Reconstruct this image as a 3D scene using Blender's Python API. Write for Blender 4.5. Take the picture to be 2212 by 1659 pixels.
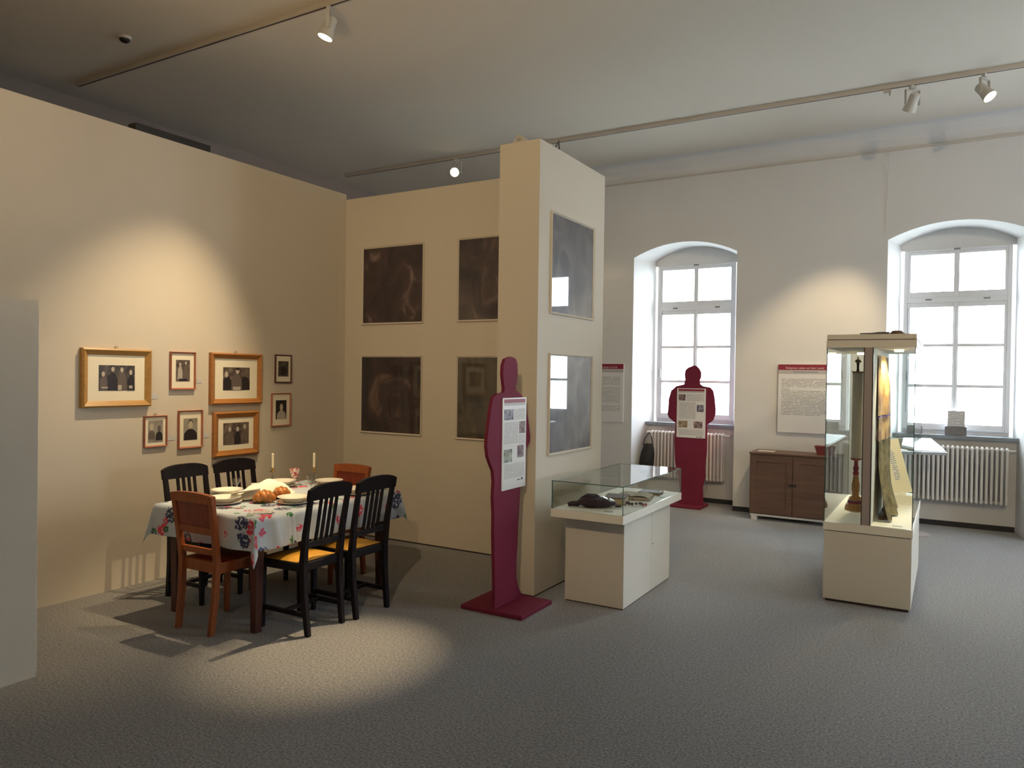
import bpy, bmesh, math, random
from mathutils import Vector, Matrix, Quaternion
random.seed(7)
PI = math.pi
scene = bpy.context.scene
for o in list(bpy.data.objects):
    bpy.data.objects.remove(o)
COL = scene.collection

# ------------------------------------------------------------------ camera
F_PX, IMG_W = 1614.868, 2212.0
YAW, PITCH, ROLL = 0.52954642, -0.01208963, 0.01409407
CAM_Z = 1.55
fwd = Vector((-math.sin(YAW) * math.cos(PITCH), math.cos(YAW) * math.cos(PITCH), math.sin(PITCH)))
rgt = Vector((math.cos(YAW), math.sin(YAW), 0.0))
up = rgt.cross(fwd)
r_ = rgt * math.cos(ROLL) + up * math.sin(ROLL)
u_ = -rgt * math.sin(ROLL) + up * math.cos(ROLL)
cam_data = bpy.data.cameras.new('camera')
cam_data.sensor_fit = 'HORIZONTAL'
cam_data.sensor_width = 36.0
cam_data.lens = 36.0 * F_PX / IMG_W
cam_data.clip_start = 0.05
cam = bpy.data.objects.new('camera', cam_data)
COL.objects.link(cam)
M = Matrix((r_, u_, -fwd)).transposed().to_4x4()
M.translation = Vector((0, 0, CAM_Z))
cam.matrix_world = M
scene.camera = cam

# ------------------------------------------------------------------ exposure, sky
scene.view_settings.view_transform = 'Standard'
scene.view_settings.look = 'None'
scene.view_settings.gamma = 1.0
scene.view_settings.use_curve_mapping = False
scene.view_settings.exposure = 0.0
SKY = 21.0
world = bpy.data.worlds.new('overcast_sky')
scene.world = world
world.use_nodes = True
bgn = world.node_tree.nodes['Background']
bgn.inputs[0].default_value = (0.84, 0.92, 1.0, 1)
bgn.inputs[1].default_value = SKY
WARM = (1.0, 0.76, 0.45)
E_WALL, E_TABLE, E_SIGN, E_RIGHT, E_FAR, E_POOL, E_CASE, E_FILL, E_UP = 365, 330, 215, 60, 40, 800, 4.0, 245, 190
WIN_C = (-2.80, 0.045, 2.89)          # window centres along the far wall
WIN_R = (-7.5, -6.0)                   # window centres along the right wall (local X = -Y)
Y_WALL, Z_CEIL = 8.85, 4.2
X0, X1, Y0 = -7.4, 5.2, -3.2
for k, (px, py, rz) in enumerate([(c, 9.55, 0) for c in WIN_C] + [(X1 + 0.7, -c, -PI / 2) for c in WIN_R]):
    ld = bpy.data.lights.new('window_portal', 'AREA')      # portal: guides sky sampling, emits nothing itself
    ld.shape = 'RECTANGLE'; ld.size = 1.1; ld.size_y = 2.3
    ld.cycles.is_portal = True
    lo = bpy.data.objects.new('window_portal', ld); COL.objects.link(lo)
    lo.location = (px, py, 2.0)
    lo.rotation_euler = (-PI / 2, 0, rz)

# ------------------------------------------------------------------ materials
MATS = {}
def mat(name, col, rough=0.6, metal=0.0, noise=None, bump=None, spec=0.5, coat=0.0, emit=None, estr=0.0, sub=0.0):
    """noise=(scale, amount, detail): value variation; bump=(scale, strength)"""
    m = bpy.data.materials.new(name); m.use_nodes = True
    nt = m.node_tree; b = nt.nodes['Principled BSDF']
    c = tuple(col) + (1,)
    b.inputs['Base Color'].default_value = c
    b.inputs['Roughness'].default_value = rough
    b.inputs['Metallic'].default_value = metal
    b.inputs['Specular IOR Level'].default_value = spec
    b.inputs['Coat Weight'].default_value = coat
    b.inputs['Coat Roughness'].default_value = 0.02
    tc = nt.nodes.new('ShaderNodeTexCoord')
    if noise:
        n = nt.nodes.new('ShaderNodeTexNoise'); n.inputs['Scale'].default_value = noise[0]
        n.inputs['Detail'].default_value = noise[2] if len(noise) > 2 else 3
        nt.links.new(tc.outputs['Object'], n.inputs['Vector'])
        mr = nt.nodes.new('ShaderNodeMapRange')
        mr.inputs[1].default_value = 0.3; mr.inputs[2].default_value = 0.7
        mr.inputs[3].default_value = 1 - noise[1]; mr.inputs[4].default_value = 1 + noise[1]
        nt.links.new(n.outputs[0], mr.inputs[0])
        vm = nt.nodes.new('ShaderNodeVectorMath'); vm.operation = 'SCALE'
        vm.inputs[0].default_value = col
        nt.links.new(mr.outputs[0], vm.inputs['Scale'])
        nt.links.new(vm.outputs[0], b.inputs['Base Color'])
    if bump:
        n2 = nt.nodes.new('ShaderNodeTexNoise'); n2.inputs['Scale'].default_value = bump[0]
        n2.inputs['Detail'].default_value = 4
        nt.links.new(tc.outputs['Object'], n2.inputs['Vector'])
        bp = nt.nodes.new('ShaderNodeBump'); bp.inputs['Strength'].default_value = bump[1]
        bp.inputs['Distance'].default_value = 0.01
        nt.links.new(n2.outputs[0], bp.inputs['Height'])
        nt.links.new(bp.outputs[0], b.inputs['Normal'])
    if emit:
        b.inputs['Emission Color'].default_value = tuple(emit) + (1,)
        b.inputs['Emission Strength'].default_value = estr
    MATS[name] = m
    return m

def wood(name, c1, c2, scale=6, rough=0.4, axis=2, coat=0.0):
    m = mat(name, c1, rough, coat=coat); nt = m.node_tree; b = nt.nodes['Principled BSDF']
    tc = nt.nodes.new('ShaderNodeTexCoord'); mp = nt.nodes.new('ShaderNodeMapping')
    s = [scale * 6] * 3; s[axis] = scale * 0.5
    mp.inputs['Scale'].default_value = s
    nt.links.new(tc.outputs['Object'], mp.inputs[0])
    n = nt.nodes.new('ShaderNodeTexNoise'); n.inputs['Scale'].default_value = 1.0
    n.inputs['Detail'].default_value = 5; n.inputs['Distortion'].default_value = 0.6
    nt.links.new(mp.outputs[0], n.inputs['Vector'])
    cr = nt.nodes.new('ShaderNodeValToRGB')
    cr.color_ramp.elements[0].position = 0.3; cr.color_ramp.elements[1].position = 0.7
    cr.color_ramp.elements[0].color = tuple(c1) + (1,); cr.color_ramp.elements[1].color = tuple(c2) + (1,)
    nt.links.new(n.outputs[0], cr.inputs[0]); nt.links.new(cr.outputs[0], b.inputs['Base Color'])
    return m

def glass(name, tint=(1, 1, 1), ior=1.5, rough=0.0, gain=1.0):
    m = bpy.data.materials.new(name); m.use_nodes = True
    nt = m.node_tree; nt.nodes.clear()
    out = nt.nodes.new('ShaderNodeOutputMaterial'); mx = nt.nodes.new('ShaderNodeMixShader')
    tr = nt.nodes.new('ShaderNodeBsdfTransparent'); tr.inputs[0].default_value = tuple(tint) + (1,)
    gl = nt.nodes.new('ShaderNodeBsdfGlossy'); gl.inputs['Roughness'].default_value = rough
    fr = nt.nodes.new('ShaderNodeFresnel'); fr.inputs[0].default_value = ior
    ge = nt.nodes.new('ShaderNodeNewGeometry')
    inv = nt.nodes.new('ShaderNodeMath'); inv.operation = 'SUBTRACT'; inv.inputs[0].default_value = gain
    mu = nt.nodes.new('ShaderNodeMath'); mu.operation = 'MULTIPLY'; mu.use_clamp = True
    bk = nt.nodes.new('ShaderNodeMath'); bk.operation = 'MULTIPLY'; bk.inputs[1].default_value = gain
    nt.links.new(ge.outputs['Backfacing'], bk.inputs[0]); nt.links.new(bk.outputs[0], inv.inputs[1])
    nt.links.new(fr.outputs[0], mu.inputs[0]); nt.links.new(inv.outputs[0], mu.inputs[1])
    nt.links.new(mu.outputs[0], mx.inputs[0]); nt.links.new(tr.outputs[0], mx.inputs[1]); nt.links.new(gl.outputs[0], mx.inputs[2])
    nt.links.new(mx.outputs[0], out.inputs[0])
    MATS[name] = m
    return m

def print_mat(name, dark, light, scale, lo=0.35, hi=0.7, rough=0.5, coat=0.0, dist=0.5, stretch=(1, 1, 1), extra=None):
    """flat printed picture: cloudy tones"""
    m = mat(name, dark, rough, coat=coat); nt = m.node_tree; b = nt.nodes['Principled BSDF']
    tc = nt.nodes.new('ShaderNodeTexCoord'); mp = nt.nodes.new('ShaderNodeMapping')
    mp.inputs['Scale'].default_value = stretch
    mp.inputs['Location'].default_value = (random.random() * 9, 0, random.random() * 9)
    nt.links.new(tc.outputs['Object'], mp.inputs[0])
    n = nt.nodes.new('ShaderNodeTexNoise'); n.inputs['Scale'].default_value = scale
    n.inputs['Detail'].default_value = 6; n.inputs['Distortion'].default_value = dist
    nt.links.new(mp.outputs[0], n.inputs['Vector'])
    cr = nt.nodes.new('ShaderNodeValToRGB')
    cr.color_ramp.elements[0].position = lo; cr.color_ramp.elements[1].position = hi
    cr.color_ramp.elements[0].color = tuple(dark) + (1,); cr.color_ramp.elements[1].color = tuple(light) + (1,)
    if extra:
        for p, c in extra:
            e = cr.color_ramp.elements.new(p); e.color = tuple(c) + (1,)
    nt.links.new(n.outputs[0], cr.inputs[0]); nt.links.new(cr.outputs[0], b.inputs['Base Color'])
    return m

def text_mat(name, paper, ink, pitch, rough=0.5, fill=0.45):
    """printed lines of small unreadable type, local X across, Z up"""
    m = mat(name, paper, rough); nt = m.node_tree; b = nt.nodes['Principled BSDF']
    tc = nt.nodes.new('ShaderNodeTexCoord'); sx = nt.nodes.new('ShaderNodeSeparateXYZ')
    nt.links.new(tc.outputs['Object'], sx.inputs[0])
    d = nt.nodes.new('ShaderNodeMath'); d.operation = 'DIVIDE'; d.inputs[1].default_value = pitch
    nt.links.new(sx.outputs['Z'], d.inputs[0])
    fr = nt.nodes.new('ShaderNodeMath'); fr.operation = 'FRACT'; nt.links.new(d.outputs[0], fr.inputs[0])
    lt = nt.nodes.new('ShaderNodeMath'); lt.operation = 'LESS_THAN'; lt.inputs[1].default_value = fill
    nt.links.new(fr.outputs[0], lt.inputs[0])
    fl = nt.nodes.new('ShaderNodeMath'); fl.operation = 'FLOOR'; nt.links.new(d.outputs[0], fl.inputs[0])
    cb = nt.nodes.new('ShaderNodeCombineXYZ')
    nt.links.new(sx.outputs['X'], cb.inputs[0]); nt.links.new(fl.outputs[0], cb.inputs[2])
    mp = nt.nodes.new('ShaderNodeMapping'); mp.inputs['Scale'].default_value = (0.9 / pitch, 1, 3.7)
    nt.links.new(cb.outputs[0], mp.inputs[0])
    n = nt.nodes.new('ShaderNodeTexNoise'); n.inputs['Scale'].default_value = 1.0; n.inputs['Detail'].default_value = 2
    nt.links.new(mp.outputs[0], n.inputs['Vector'])
    gt = nt.nodes.new('ShaderNodeMath'); gt.operation = 'GREATER_THAN'; gt.inputs[1].default_value = 0.42
    nt.links.new(n.outputs[0], gt.inputs[0])
    mu = nt.nodes.new('ShaderNodeMath'); mu.operation = 'MULTIPLY'
    nt.links.new(lt.outputs[0], mu.inputs[0]); nt.links.new(gt.outputs[0], mu.inputs[1])
    mx = nt.nodes.new('ShaderNodeMix'); mx.data_type = 'RGBA'
    mx.inputs[6].default_value = tuple(paper) + (1,); mx.inputs[7].default_value = tuple(ink) + (1,)
    nt.links.new(mu.outputs[0], mx.inputs[0]); nt.links.new(mx.outputs[2], b.inputs['Base Color'])
    return m

mat('plaster', (0.70, 0.69, 0.68), 0.9, noise=(1.3, 0.02), bump=(90, 0.06))
mat('plaster_brown', (0.36, 0.29, 0.25), 0.9, noise=(1.3, 0.02))
mat('ceiling_paint', (0.74, 0.685, 0.60), 0.9, noise=(0.8, 0.02))
mat('partition_paint', (0.62, 0.56, 0.465), 0.85, noise=(1.1, 0.02), bump=(120, 0.04))
mat('case_paint', (0.68, 0.64, 0.56), 0.6, noise=(2, 0.02))
mat('case_white', (0.80, 0.77, 0.68), 0.7)
mat('seam_dark', (0.05, 0.035, 0.04), 0.8)
mat('carpet', (0.19, 0.188, 0.19), 1.0, noise=(85, 0.55, 2), bump=(150, 0.6), spec=0.1)
MATS['carpet'].node_tree.nodes['Principled BSDF'].inputs['Sheen Weight'].default_value = 0.35
MATS['carpet'].node_tree.nodes['Principled BSDF'].inputs['Sheen Roughness'].default_value = 0.5
mat('skirting', (0.03, 0.03, 0.033), 0.7)
mat('window_paint', (0.74, 0.75, 0.78), 0.5)
mat('hardware', (0.25, 0.25, 0.27), 0.5, metal=0.6)
mat('sill_stone', (0.22, 0.25, 0.28), 0.35, noise=(20, 0.15))
mat('radiator_paint', (0.70, 0.68, 0.64), 0.45)
mat('track_paint', (0.58, 0.53, 0.47), 0.5)
mat('spot_paint', (0.52, 0.50, 0.45), 0.45)
mat('lamp_glow', (1, 1, 1), 0.5, emit=(1.0, 0.86, 0.55), estr=14)
mat('lamp_off', (0.35, 0.33, 0.30), 0.3)
mat('cable_grey', (0.12, 0.11, 0.10), 0.6)
mat('silhouette_red', (0.18, 0.020, 0.048), 0.7, noise=(5, 0.06), spec=0.2)
mat('panel_white', (0.74, 0.73, 0.72), 0.35)
mat('panel_sheen', (0.74, 0.74, 0.75), 0.12, coat=0.4)
mat('header_red', (0.26, 0.018, 0.045), 0.45)
mat('header_grey', (0.48, 0.45, 0.45), 0.45)
mat('header_letter', (0.75, 0.62, 0.58), 0.5)
mat('ink', (0.12, 0.11, 0.12), 0.6)
text_mat('text_small', (0.73, 0.72, 0.71), (0.30, 0.29, 0.30), 0.0165, fill=0.32)
text_mat('text_tiny', (0.70, 0.69, 0.68), (0.42, 0.40, 0.41), 0.008)
text_mat('text_dark', (0.74, 0.73, 0.71), (0.16, 0.16, 0.17), 0.0165, fill=0.30)
print_mat('photo_blue', (0.05, 0.05, 0.09), (0.42, 0.42, 0.48), 30)
print_mat('photo_green', (0.10, 0.13, 0.11), (0.52, 0.54, 0.45), 26)
print_mat('photo_violet', (0.07, 0.03, 0.06), (0.45, 0.33, 0.30), 30)
print_mat('photo_ochre', (0.14, 0.09, 0.05), (0.55, 0.45, 0.30), 30)
wood('black_wood', (0.006, 0.005, 0.007), (0.012, 0.009, 0.011), 7, 0.45)
MATS['black_wood'].node_tree.nodes['Principled BSDF'].inputs['Specular IOR Level'].default_value = 0.22
wood('orange_wood', (0.24, 0.058, 0.014), (0.34, 0.09, 0.022), 7, 0.35)
wood('red_veneer', (0.16, 0.022, 0.010), (0.24, 0.04, 0.014), 7, 0.3)
wood('table_wood', (0.06, 0.018, 0.012), (0.10, 0.03, 0.02), 6, 0.4)
wood('cabinet_wood', (0.095, 0.050, 0.034), (0.15, 0.080, 0.052), 4, 0.5, axis=0)
wood('gold_wood', (0.36, 0.19, 0.05), (0.48, 0.27, 0.08), 9, 0.35, axis=0)
wood('amber_wood', (0.33, 0.13, 0.035), (0.44, 0.19, 0.05), 9, 0.35, axis=0)
wood('thin_wood', (0.32, 0.10, 0.06), (0.42, 0.15, 0.08), 12, 0.4, axis=0)
wood('turned_wood', (0.34, 0.17, 0.06), (0.46, 0.25, 0.10), 9, 0.4)
mat('band_red', (0.30, 0.03, 0.04), 0.5)
mat('band_violet', (0.12, 0.05, 0.16), 0.5)
mat('seat_leather', (0.62, 0.31, 0.035), 0.45, noise=(14, 0.12), bump=(200, 0.05))
mat('mat_board', (0.82, 0.76, 0.60), 0.8)
mat('porcelain', (0.80, 0.76, 0.66), 0.2, coat=0.3)
mat('candle_wax', (0.85, 0.78, 0.58), 0.5)
mat('big_candle', (0.62, 0.57, 0.48), 0.6)
mat('brass', (0.45, 0.30, 0.10), 0.3, metal=0.9)
mat('pewter', (0.25, 0.25, 0.24), 0.35, metal=0.8)
mat('steel', (0.6, 0.58, 0.54), 0.25, metal=1.0)
mat('linen', (0.88, 0.83, 0.70), 0.85, bump=(140, 0.2))
mat('paper', (0.86, 0.83, 0.74), 0.7)
mat('bread_crust', (0.42, 0.15, 0.03), 0.3, noise=(30, 0.5), bump=(40, 0.3), coat=0.35)
print_mat('red_pattern', (0.45, 0.05, 0.06), (0.80, 0.72, 0.62), 60, 0.45, 0.6)
mat('black_nylon', (0.012, 0.012, 0.014), 0.55, noise=(25, 0.4), bump=(60, 0.4))
mat('velvet_purple', (0.035, 0.014, 0.022), 0.85, noise=(40, 0.5), bump=(30, 0.8))
mat('old_leather', (0.10, 0.045, 0.02), 0.6, noise=(30, 0.3))
mat('old_pages', (0.42, 0.34, 0.22), 0.8, noise=(60, 0.15))
mat('iron_dark', (0.04, 0.035, 0.035), 0.5, metal=0.6)
mat('coral_red', (0.35, 0.03, 0.03), 0.5)
mat('box_grey', (0.20, 0.19, 0.19), 0.6, noise=(30, 0.1))
mat('box_red', (0.17, 0.025, 0.025), 0.5)
mat('alu', (0.55, 0.55, 0.56), 0.35, metal=0.7)
mat('post_grey', (0.34, 0.29, 0.28), 0.6)
print_mat('textile_gold', (0.20, 0.085, 0.03), (0.62, 0.40, 0.14), 16, 0.35, 0.7, rough=0.6, stretch=(1, 1, 0.7))
print_mat('textile_olive', (0.09, 0.065, 0.025), (0.24, 0.18, 0.07), 20, 0.3, 0.7, rough=0.85)
glass('window_glass', (0.97, 0.985, 0.99), 1.45)
glass('case_glass', (0.955, 0.98, 0.97), 1.5)
glass('drink_glass', (0.90, 0.90, 0.87), 1.5, gain=3.0)
mat('glass_edge', (0.06, 0.13, 0.12), 0.15, spec=0.8)
PAINT = []
for i, (d, l, e) in enumerate([
    ((0.022, 0.013, 0.016), (0.24, 0.17, 0.15), [(0.60, (0.055, 0.028, 0.034))]),
    ((0.026, 0.016, 0.018), (0.17, 0.12, 0.095), [(0.58, (0.065, 0.038, 0.036))]),
    ((0.014, 0.012, 0.017), (0.20, 0.13, 0.10), [(0.58, (0.045, 0.025, 0.03))]),
    ((0.03, 0.024, 0.02), (0.11, 0.085, 0.055), []),
    ((0.035, 0.03, 0.033), (0.12, 0.105, 0.105), []),
    ((0.04, 0.035, 0.037), (0.17, 0.155, 0.15), [])]):
    PAINT.append(print_mat('dark_print_%d' % i, d, l, 4.2, 0.38, 0.74, rough=0.5, coat=1.0, dist=1.2, stretch=(1, 1, 0.7), extra=e))
print_mat('sepia_dark', (0.018, 0.013, 0.014), (0.16, 0.13, 0.10), 26, 0.35, 0.8, rough=0.4)
print_mat('sepia_mid', (0.05, 0.035, 0.035), (0.22, 0.17, 0.13), 30, 0.3, 0.75, rough=0.4)
print_mat('sepia_grey', (0.20, 0.18, 0.15), (0.34, 0.31, 0.26), 12, 0.3, 0.7, rough=0.4)
mat('skin_print', (0.50, 0.43, 0.33), 0.5)
mat('pale_print', (0.42, 0.38, 0.32), 0.5)
mat('dark_print', (0.022, 0.016, 0.018), 0.5)
mat('mid_print', (0.13, 0.10, 0.085), 0.5)
print_mat('bark', (0.10, 0.085, 0.07), (0.22, 0.19, 0.16), 9)
mat('ground_far', (0.30, 0.31, 0.28), 0.9, noise=(0.5, 0.2))

def cloth_print():
    m = mat('tablecloth_print', (0.46, 0.52, 0.60), 0.5); nt = m.node_tree; b = nt.nodes['Principled BSDF']
    tc = nt.nodes.new('ShaderNodeTexCoord')
    col = None
    base = nt.nodes.new('ShaderNodeRGB'); base.outputs[0].default_value = (0.47, 0.53, 0.60, 1)
    col = base.outputs[0]
    nz = nt.nodes.new('ShaderNodeTexNoise'); nz.inputs['Scale'].default_value = 34; nz.inputs['Detail'].default_value = 3
    nt.links.new(tc.outputs['UV'], nz.inputs['Vector'])
    off = nt.nodes.new('ShaderNodeVectorMath'); off.operation = 'SCALE'; off.inputs['Scale'].default_value = 0.055
    nt.links.new(nz.outputs['Color'], off.inputs[0])
    for (shift, sc, rad, c, dens) in (((0, 0), 6.5, 0.27, (0.62, 0.03, 0.06), 0.32), ((3.3, 1.7), 6.0, 0.30, (0.03, 0.035, 0.10), 0.30),
                                      ((7.1, 5.2), 7.5, 0.17, (0.03, 0.16, 0.04), 0.30), ((2.2, 9.7), 9.0, 0.2, (0.55, 0.06, 0.12), 0.25)):
        ad = nt.nodes.new('ShaderNodeVectorMath'); ad.operation = 'ADD'; ad.inputs[1].default_value = (shift[0], shift[1], 0)
        nt.links.new(tc.outputs['UV'], ad.inputs[0])
        ad2 = nt.nodes.new('ShaderNodeVectorMath'); ad2.operation = 'ADD'
        nt.links.new(ad.outputs[0], ad2.inputs[0]); nt.links.new(off.outputs[0], ad2.inputs[1])
        v = nt.nodes.new('ShaderNodeTexVoronoi'); v.inputs['Scale'].default_value = sc; v.voronoi_dimensions = '2D'
        nt.links.new(ad2.outputs[0], v.inputs['Vector'])
        lt = nt.nodes.new('ShaderNodeMath'); lt.operation = 'LESS_THAN'; lt.inputs[1].default_value = rad
        nt.links.new(v.outputs['Distance'], lt.inputs[0])
        sep = nt.nodes.new('ShaderNodeSeparateColor'); nt.links.new(v.outputs['Color'], sep.inputs[0])
        g = nt.nodes.new('ShaderNodeMath'); g.operation = 'LESS_THAN'; g.inputs[1].default_value = dens
        nt.links.new(sep.outputs[0], g.inputs[0])
        # petals: break up the blob
        nz2 = nt.nodes.new('ShaderNodeTexNoise'); nz2.inputs['Scale'].default_value = 60
        nt.links.new(tc.outputs['UV'], nz2.inputs['Vector'])
        g2 = nt.nodes.new('ShaderNodeMath'); g2.operation = 'GREATER_THAN'; g2.inputs[1].default_value = 0.43
        nt.links.new(nz2.outputs[0], g2.inputs[0])
        mu = nt.nodes.new('ShaderNodeMath'); mu.operation = 'MULTIPLY'
        nt.links.new(lt.outputs[0], mu.inputs[0]); nt.links.new(g.outputs[0], mu.inputs[1])
        mu2 = nt.nodes.new('ShaderNodeMath'); mu2.operation = 'MULTIPLY'
        nt.links.new(mu.outputs[0], mu2.inputs[0]); nt.links.new(g2.outputs[0], mu2.inputs[1])
        mx = nt.nodes.new('ShaderNodeMix'); mx.data_type = 'RGBA'; mx.inputs[7].default_value = tuple(c) + (1,)
        nt.links.new(mu2.outputs[0], mx.inputs[0]); nt.links.new(col, mx.inputs[6])
        col = mx.outputs[2]
    nt.links.new(col, b.inputs['Base Color'])
cloth_print()

# ------------------------------------------------------------------ mesh helpers
class MB:
    def __init__(s):
        s.v, s.f, s.m, s.uv = [], [], [], None
    def quad(s, a, b, c, d, mi=0):
        n = len(s.v); s.v += [a, b, c, d]; s.f.append((n, n + 1, n + 2, n + 3)); s.m.append(mi); return s
    def poly(s, pts, mi=0):
        n = len(s.v); s.v += list(pts); s.f.append(tuple(range(n, n + len(pts)))); s.m.append(mi); return s
    def box(s, x0, x1, y0, y1, z0, z1, mi=0, edge=None):
        n = len(s.v)
        s.v += [(x0, y0, z0), (x1, y0, z0), (x1, y1, z0), (x0, y1, z0), (x0, y0, z1), (x1, y0, z1), (x1, y1, z1), (x0, y1, z1)]
        fs = [(0, 3, 2, 1), (4, 5, 6, 7), (0, 1, 5, 4), (1, 2, 6, 5), (2, 3, 7, 6), (3, 0, 4, 7)]
        area = [(x1 - x0) * (y1 - y0)] * 2 + [(x1 - x0) * (z1 - z0), (y1 - y0) * (z1 - z0), (x1 - x0) * (z1 - z0), (y1 - y0) * (z1 - z0)]
        big = max(area)
        for k, f in enumerate(fs):
            s.f.append(tuple(n + i for i in f))
            s.m.append(mi if edge is None or area[k] > big * 0.5 else edge)
        return s
    def prism(s, pts, y0, y1, mi=0):
        """outline pts (x, z) extruded from y0 to y1 (concave allowed)"""
        a = sum(pts[i][0] * pts[(i + 1) % len(pts)][1] - pts[(i + 1) % len(pts)][0] * pts[i][1] for i in range(len(pts)))
        if a < 0: pts = pts[::-1]
        n, k = len(s.v), len(pts)
        s.v += [(x, y0, z) for x, z in pts] + [(x, y1, z) for x, z in pts]
        s.f.append(tuple(range(n, n + k))); s.m.append(mi)
        s.f.append(tuple(range(n + 2 * k - 1, n + k - 1, -1))); s.m.append(mi)
        for i in range(k):
            j = (i + 1) % k
            s.f.append((n + j, n + i, n + k + i, n + k + j)); s.m.append(mi)
        return s
    def lathe(s, prof, c=(0, 0, 0), seg=20, mi=0, axis=None):
        """prof: (r, h) from bottom to top round local Z (or axis: matrix)"""
        n = len(s.v); R = axis or Matrix.Identity(3); cv = Vector(c)
        for r, h in prof:
            for k in range(seg):
                a = 2 * PI * k / seg
                s.v.append(tuple(cv + R @ Vector((r * math.cos(a), r * math.sin(a), h))))
        for i in range(len(prof) - 1):
            for k in range(seg):
                j = (k + 1) % seg
                s.f.append((n + i * seg + k, n + i * seg + j, n + (i + 1) * seg + j, n + (i + 1) * seg + k)); s.m.append(mi)
        if prof[0][0] > 1e-5:
            s.f.append(tuple(n + seg - 1 - k for k in range(seg))); s.m.append(mi)
        if prof[-1][0] > 1e-5:
            b = n + (len(prof) - 1) * seg
            s.f.append(tuple(b + k for k in range(seg))); s.m.append(mi)
        return s
    def tube(s, pts, r, seg=8, mi=0, closed=False):
        pts = [Vector(p) for p in pts]; n = len(s.v); k = len(pts)
        rs = r if isinstance(r, (list, tuple)) else [r] * k
        ref = None
        for i, p in enumerate(pts):
            a = pts[(i - 1) % k] if (i > 0 or closed) else p
            b = pts[(i + 1) % k] if (i < k - 1 or closed) else p
            t = (b - a).normalized()
            if ref is None or abs(ref.dot(t)) > 0.99:
                ref = Vector((0, 0, 1)) if abs(t.z) < 0.9 else Vector((1, 0, 0))
            x = (ref - t * ref.dot(t)).normalized(); y = t.cross(x); ref = x
            for q in range(seg):
                ang = 2 * PI * q / seg
                s.v.append(tuple(p + (x * math.cos(ang) + y * math.sin(ang)) * rs[i]))
        m = k if closed else k - 1
        for i in range(m):
            for q in range(seg):
                j = (q + 1) % seg; i2 = (i + 1) % k
                s.f.append((n + i * seg + q, n + i * seg + j, n + i2 * seg + j, n + i2 * seg + q)); s.m.append(mi)
        if not closed:
            s.f.append(tuple(n + seg - 1 - q for q in range(seg))); s.m.append(mi)
            s.f.append(tuple(n + (k - 1) * seg + q for q in range(seg))); s.m.append(mi)
        return s
    def bar(s, pts, w, d, mi=0):
        """swept rectangular bar along pts; w along local X, d along local Y of world"""
        n = len(s.v); k = len(pts)
        for i, p in enumerate(pts):
            ww = w[i] if isinstance(w, (list, tuple)) else w
            dd = d[i] if isinstance(d, (list, tuple)) else d
            x, y, z = p
            s.v += [(x - ww / 2, y - dd / 2, z), (x + ww / 2, y - dd / 2, z), (x + ww / 2, y + dd / 2, z), (x - ww / 2, y + dd / 2, z)]
        for i in range(k - 1):
            for q in range(4):
                j = (q + 1) % 4
                s.f.append((n + i * 4 + q, n + i * 4 + j, n + i * 4 + 4 + j, n + i * 4 + 4 + q)); s.m.append(mi)
        s.f.append((n + 3, n + 2, n + 1, n)); s.m.append(mi)
        b = n + (k - 1) * 4; s.f.append((b, b + 1, b + 2, b + 3)); s.m.append(mi)
        return s
    def ball(s, c, r, seg=14, rings=8, mi=0, wob=0.0):
        rx, ry, rz = r if isinstance(r, (list, tuple)) else (r, r, r)
        n = len(s.v)
        ph = [random.uniform(0, 6) for _ in range(4)]
        for i in range(rings + 1):
            t = PI * i / rings
            for k in range(seg):
                a = 2 * PI * k / seg
                q = 1 + wob * (math.sin(3 * a + ph[0] + 2 * t) + math.sin(5 * a + ph[1] - 3 * t) * 0.6 + math.sin(7 * t + ph[2]) * 0.4)
                s.v.append((c[0] + rx * q * math.sin(t) * math.cos(a), c[1] + ry * q * math.sin(t) * math.sin(a), c[2] - rz * q * math.cos(t)))
        for i in range(rings):
            for k in range(seg):
                j = (k + 1) % seg
                s.f.append((n + i * seg + k, n + i * seg + j, n + (i + 1) * seg + j, n + (i + 1) * seg + k)); s.m.append(mi)
        return s
    def grid(s, fn, nu, nv, mi=0, uv=False):
        n = len(s.v)
        if uv: s.uv = s.uv or {}
        for i in range(nu + 1):
            for j in range(nv + 1):
                s.v.append(tuple(fn(i / nu, j / nv)))
                if uv: s.uv[len(s.v) - 1] = (i / nu, j / nv)
        for i in range(nu):
            for j in range(nv):
                a = n + i * (nv + 1) + j
                s.f.append((a, a + nv + 1, a + nv + 2, a + 1)); s.m.append(mi)
        return s
    def build(s, name, mats, parent=None, smooth=False, bevel=0.0, loc=None, rot=None, uvscale=(1, 1), sharp=40):
        me = bpy.data.meshes.new(name)
        me.from_pydata([tuple(v) for v in s.v], [], s.f)
        if isinstance(mats, str): mats = [mats]
        for m in mats: me.materials.append(MATS[m])
        me.polygons.foreach_set('material_index', s.m)
        if s.uv:
            ul = me.uv_layers.new(name='UVMap')
            for lp in me.loops:
                q = s.uv.get(lp.vertex_index, (0, 0)); ul.data[lp.index].uv = (q[0] * uvscale[0], q[1] * uvscale[1])
        me.validate()
        if smooth:
            bm = bmesh.new(); bm.from_mesh(me)
            bmesh.ops.remove_doubles(bm, verts=bm.verts, dist=1e-6)
            for f in bm.faces: f.smooth = True
            for e in bm.edges:
                if len(e.link_faces) == 2 and e.calc_face_angle(0) > math.radians(sharp): e.smooth = False
            bm.to_mesh(me); bm.free()
        me.update()
        o = bpy.data.objects.new(name, me); COL.objects.link(o)
        if parent: o.parent = parent
        if loc is not None: o.location = loc
        if rot is not None: o.rotation_euler = rot
        if bevel:
            md = o.modifiers.new('bevel', 'BEVEL'); md.width = bevel; md.segments = 2; md.limit_method = 'ANGLE'
            md.harden_normals = False
        return o

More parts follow.
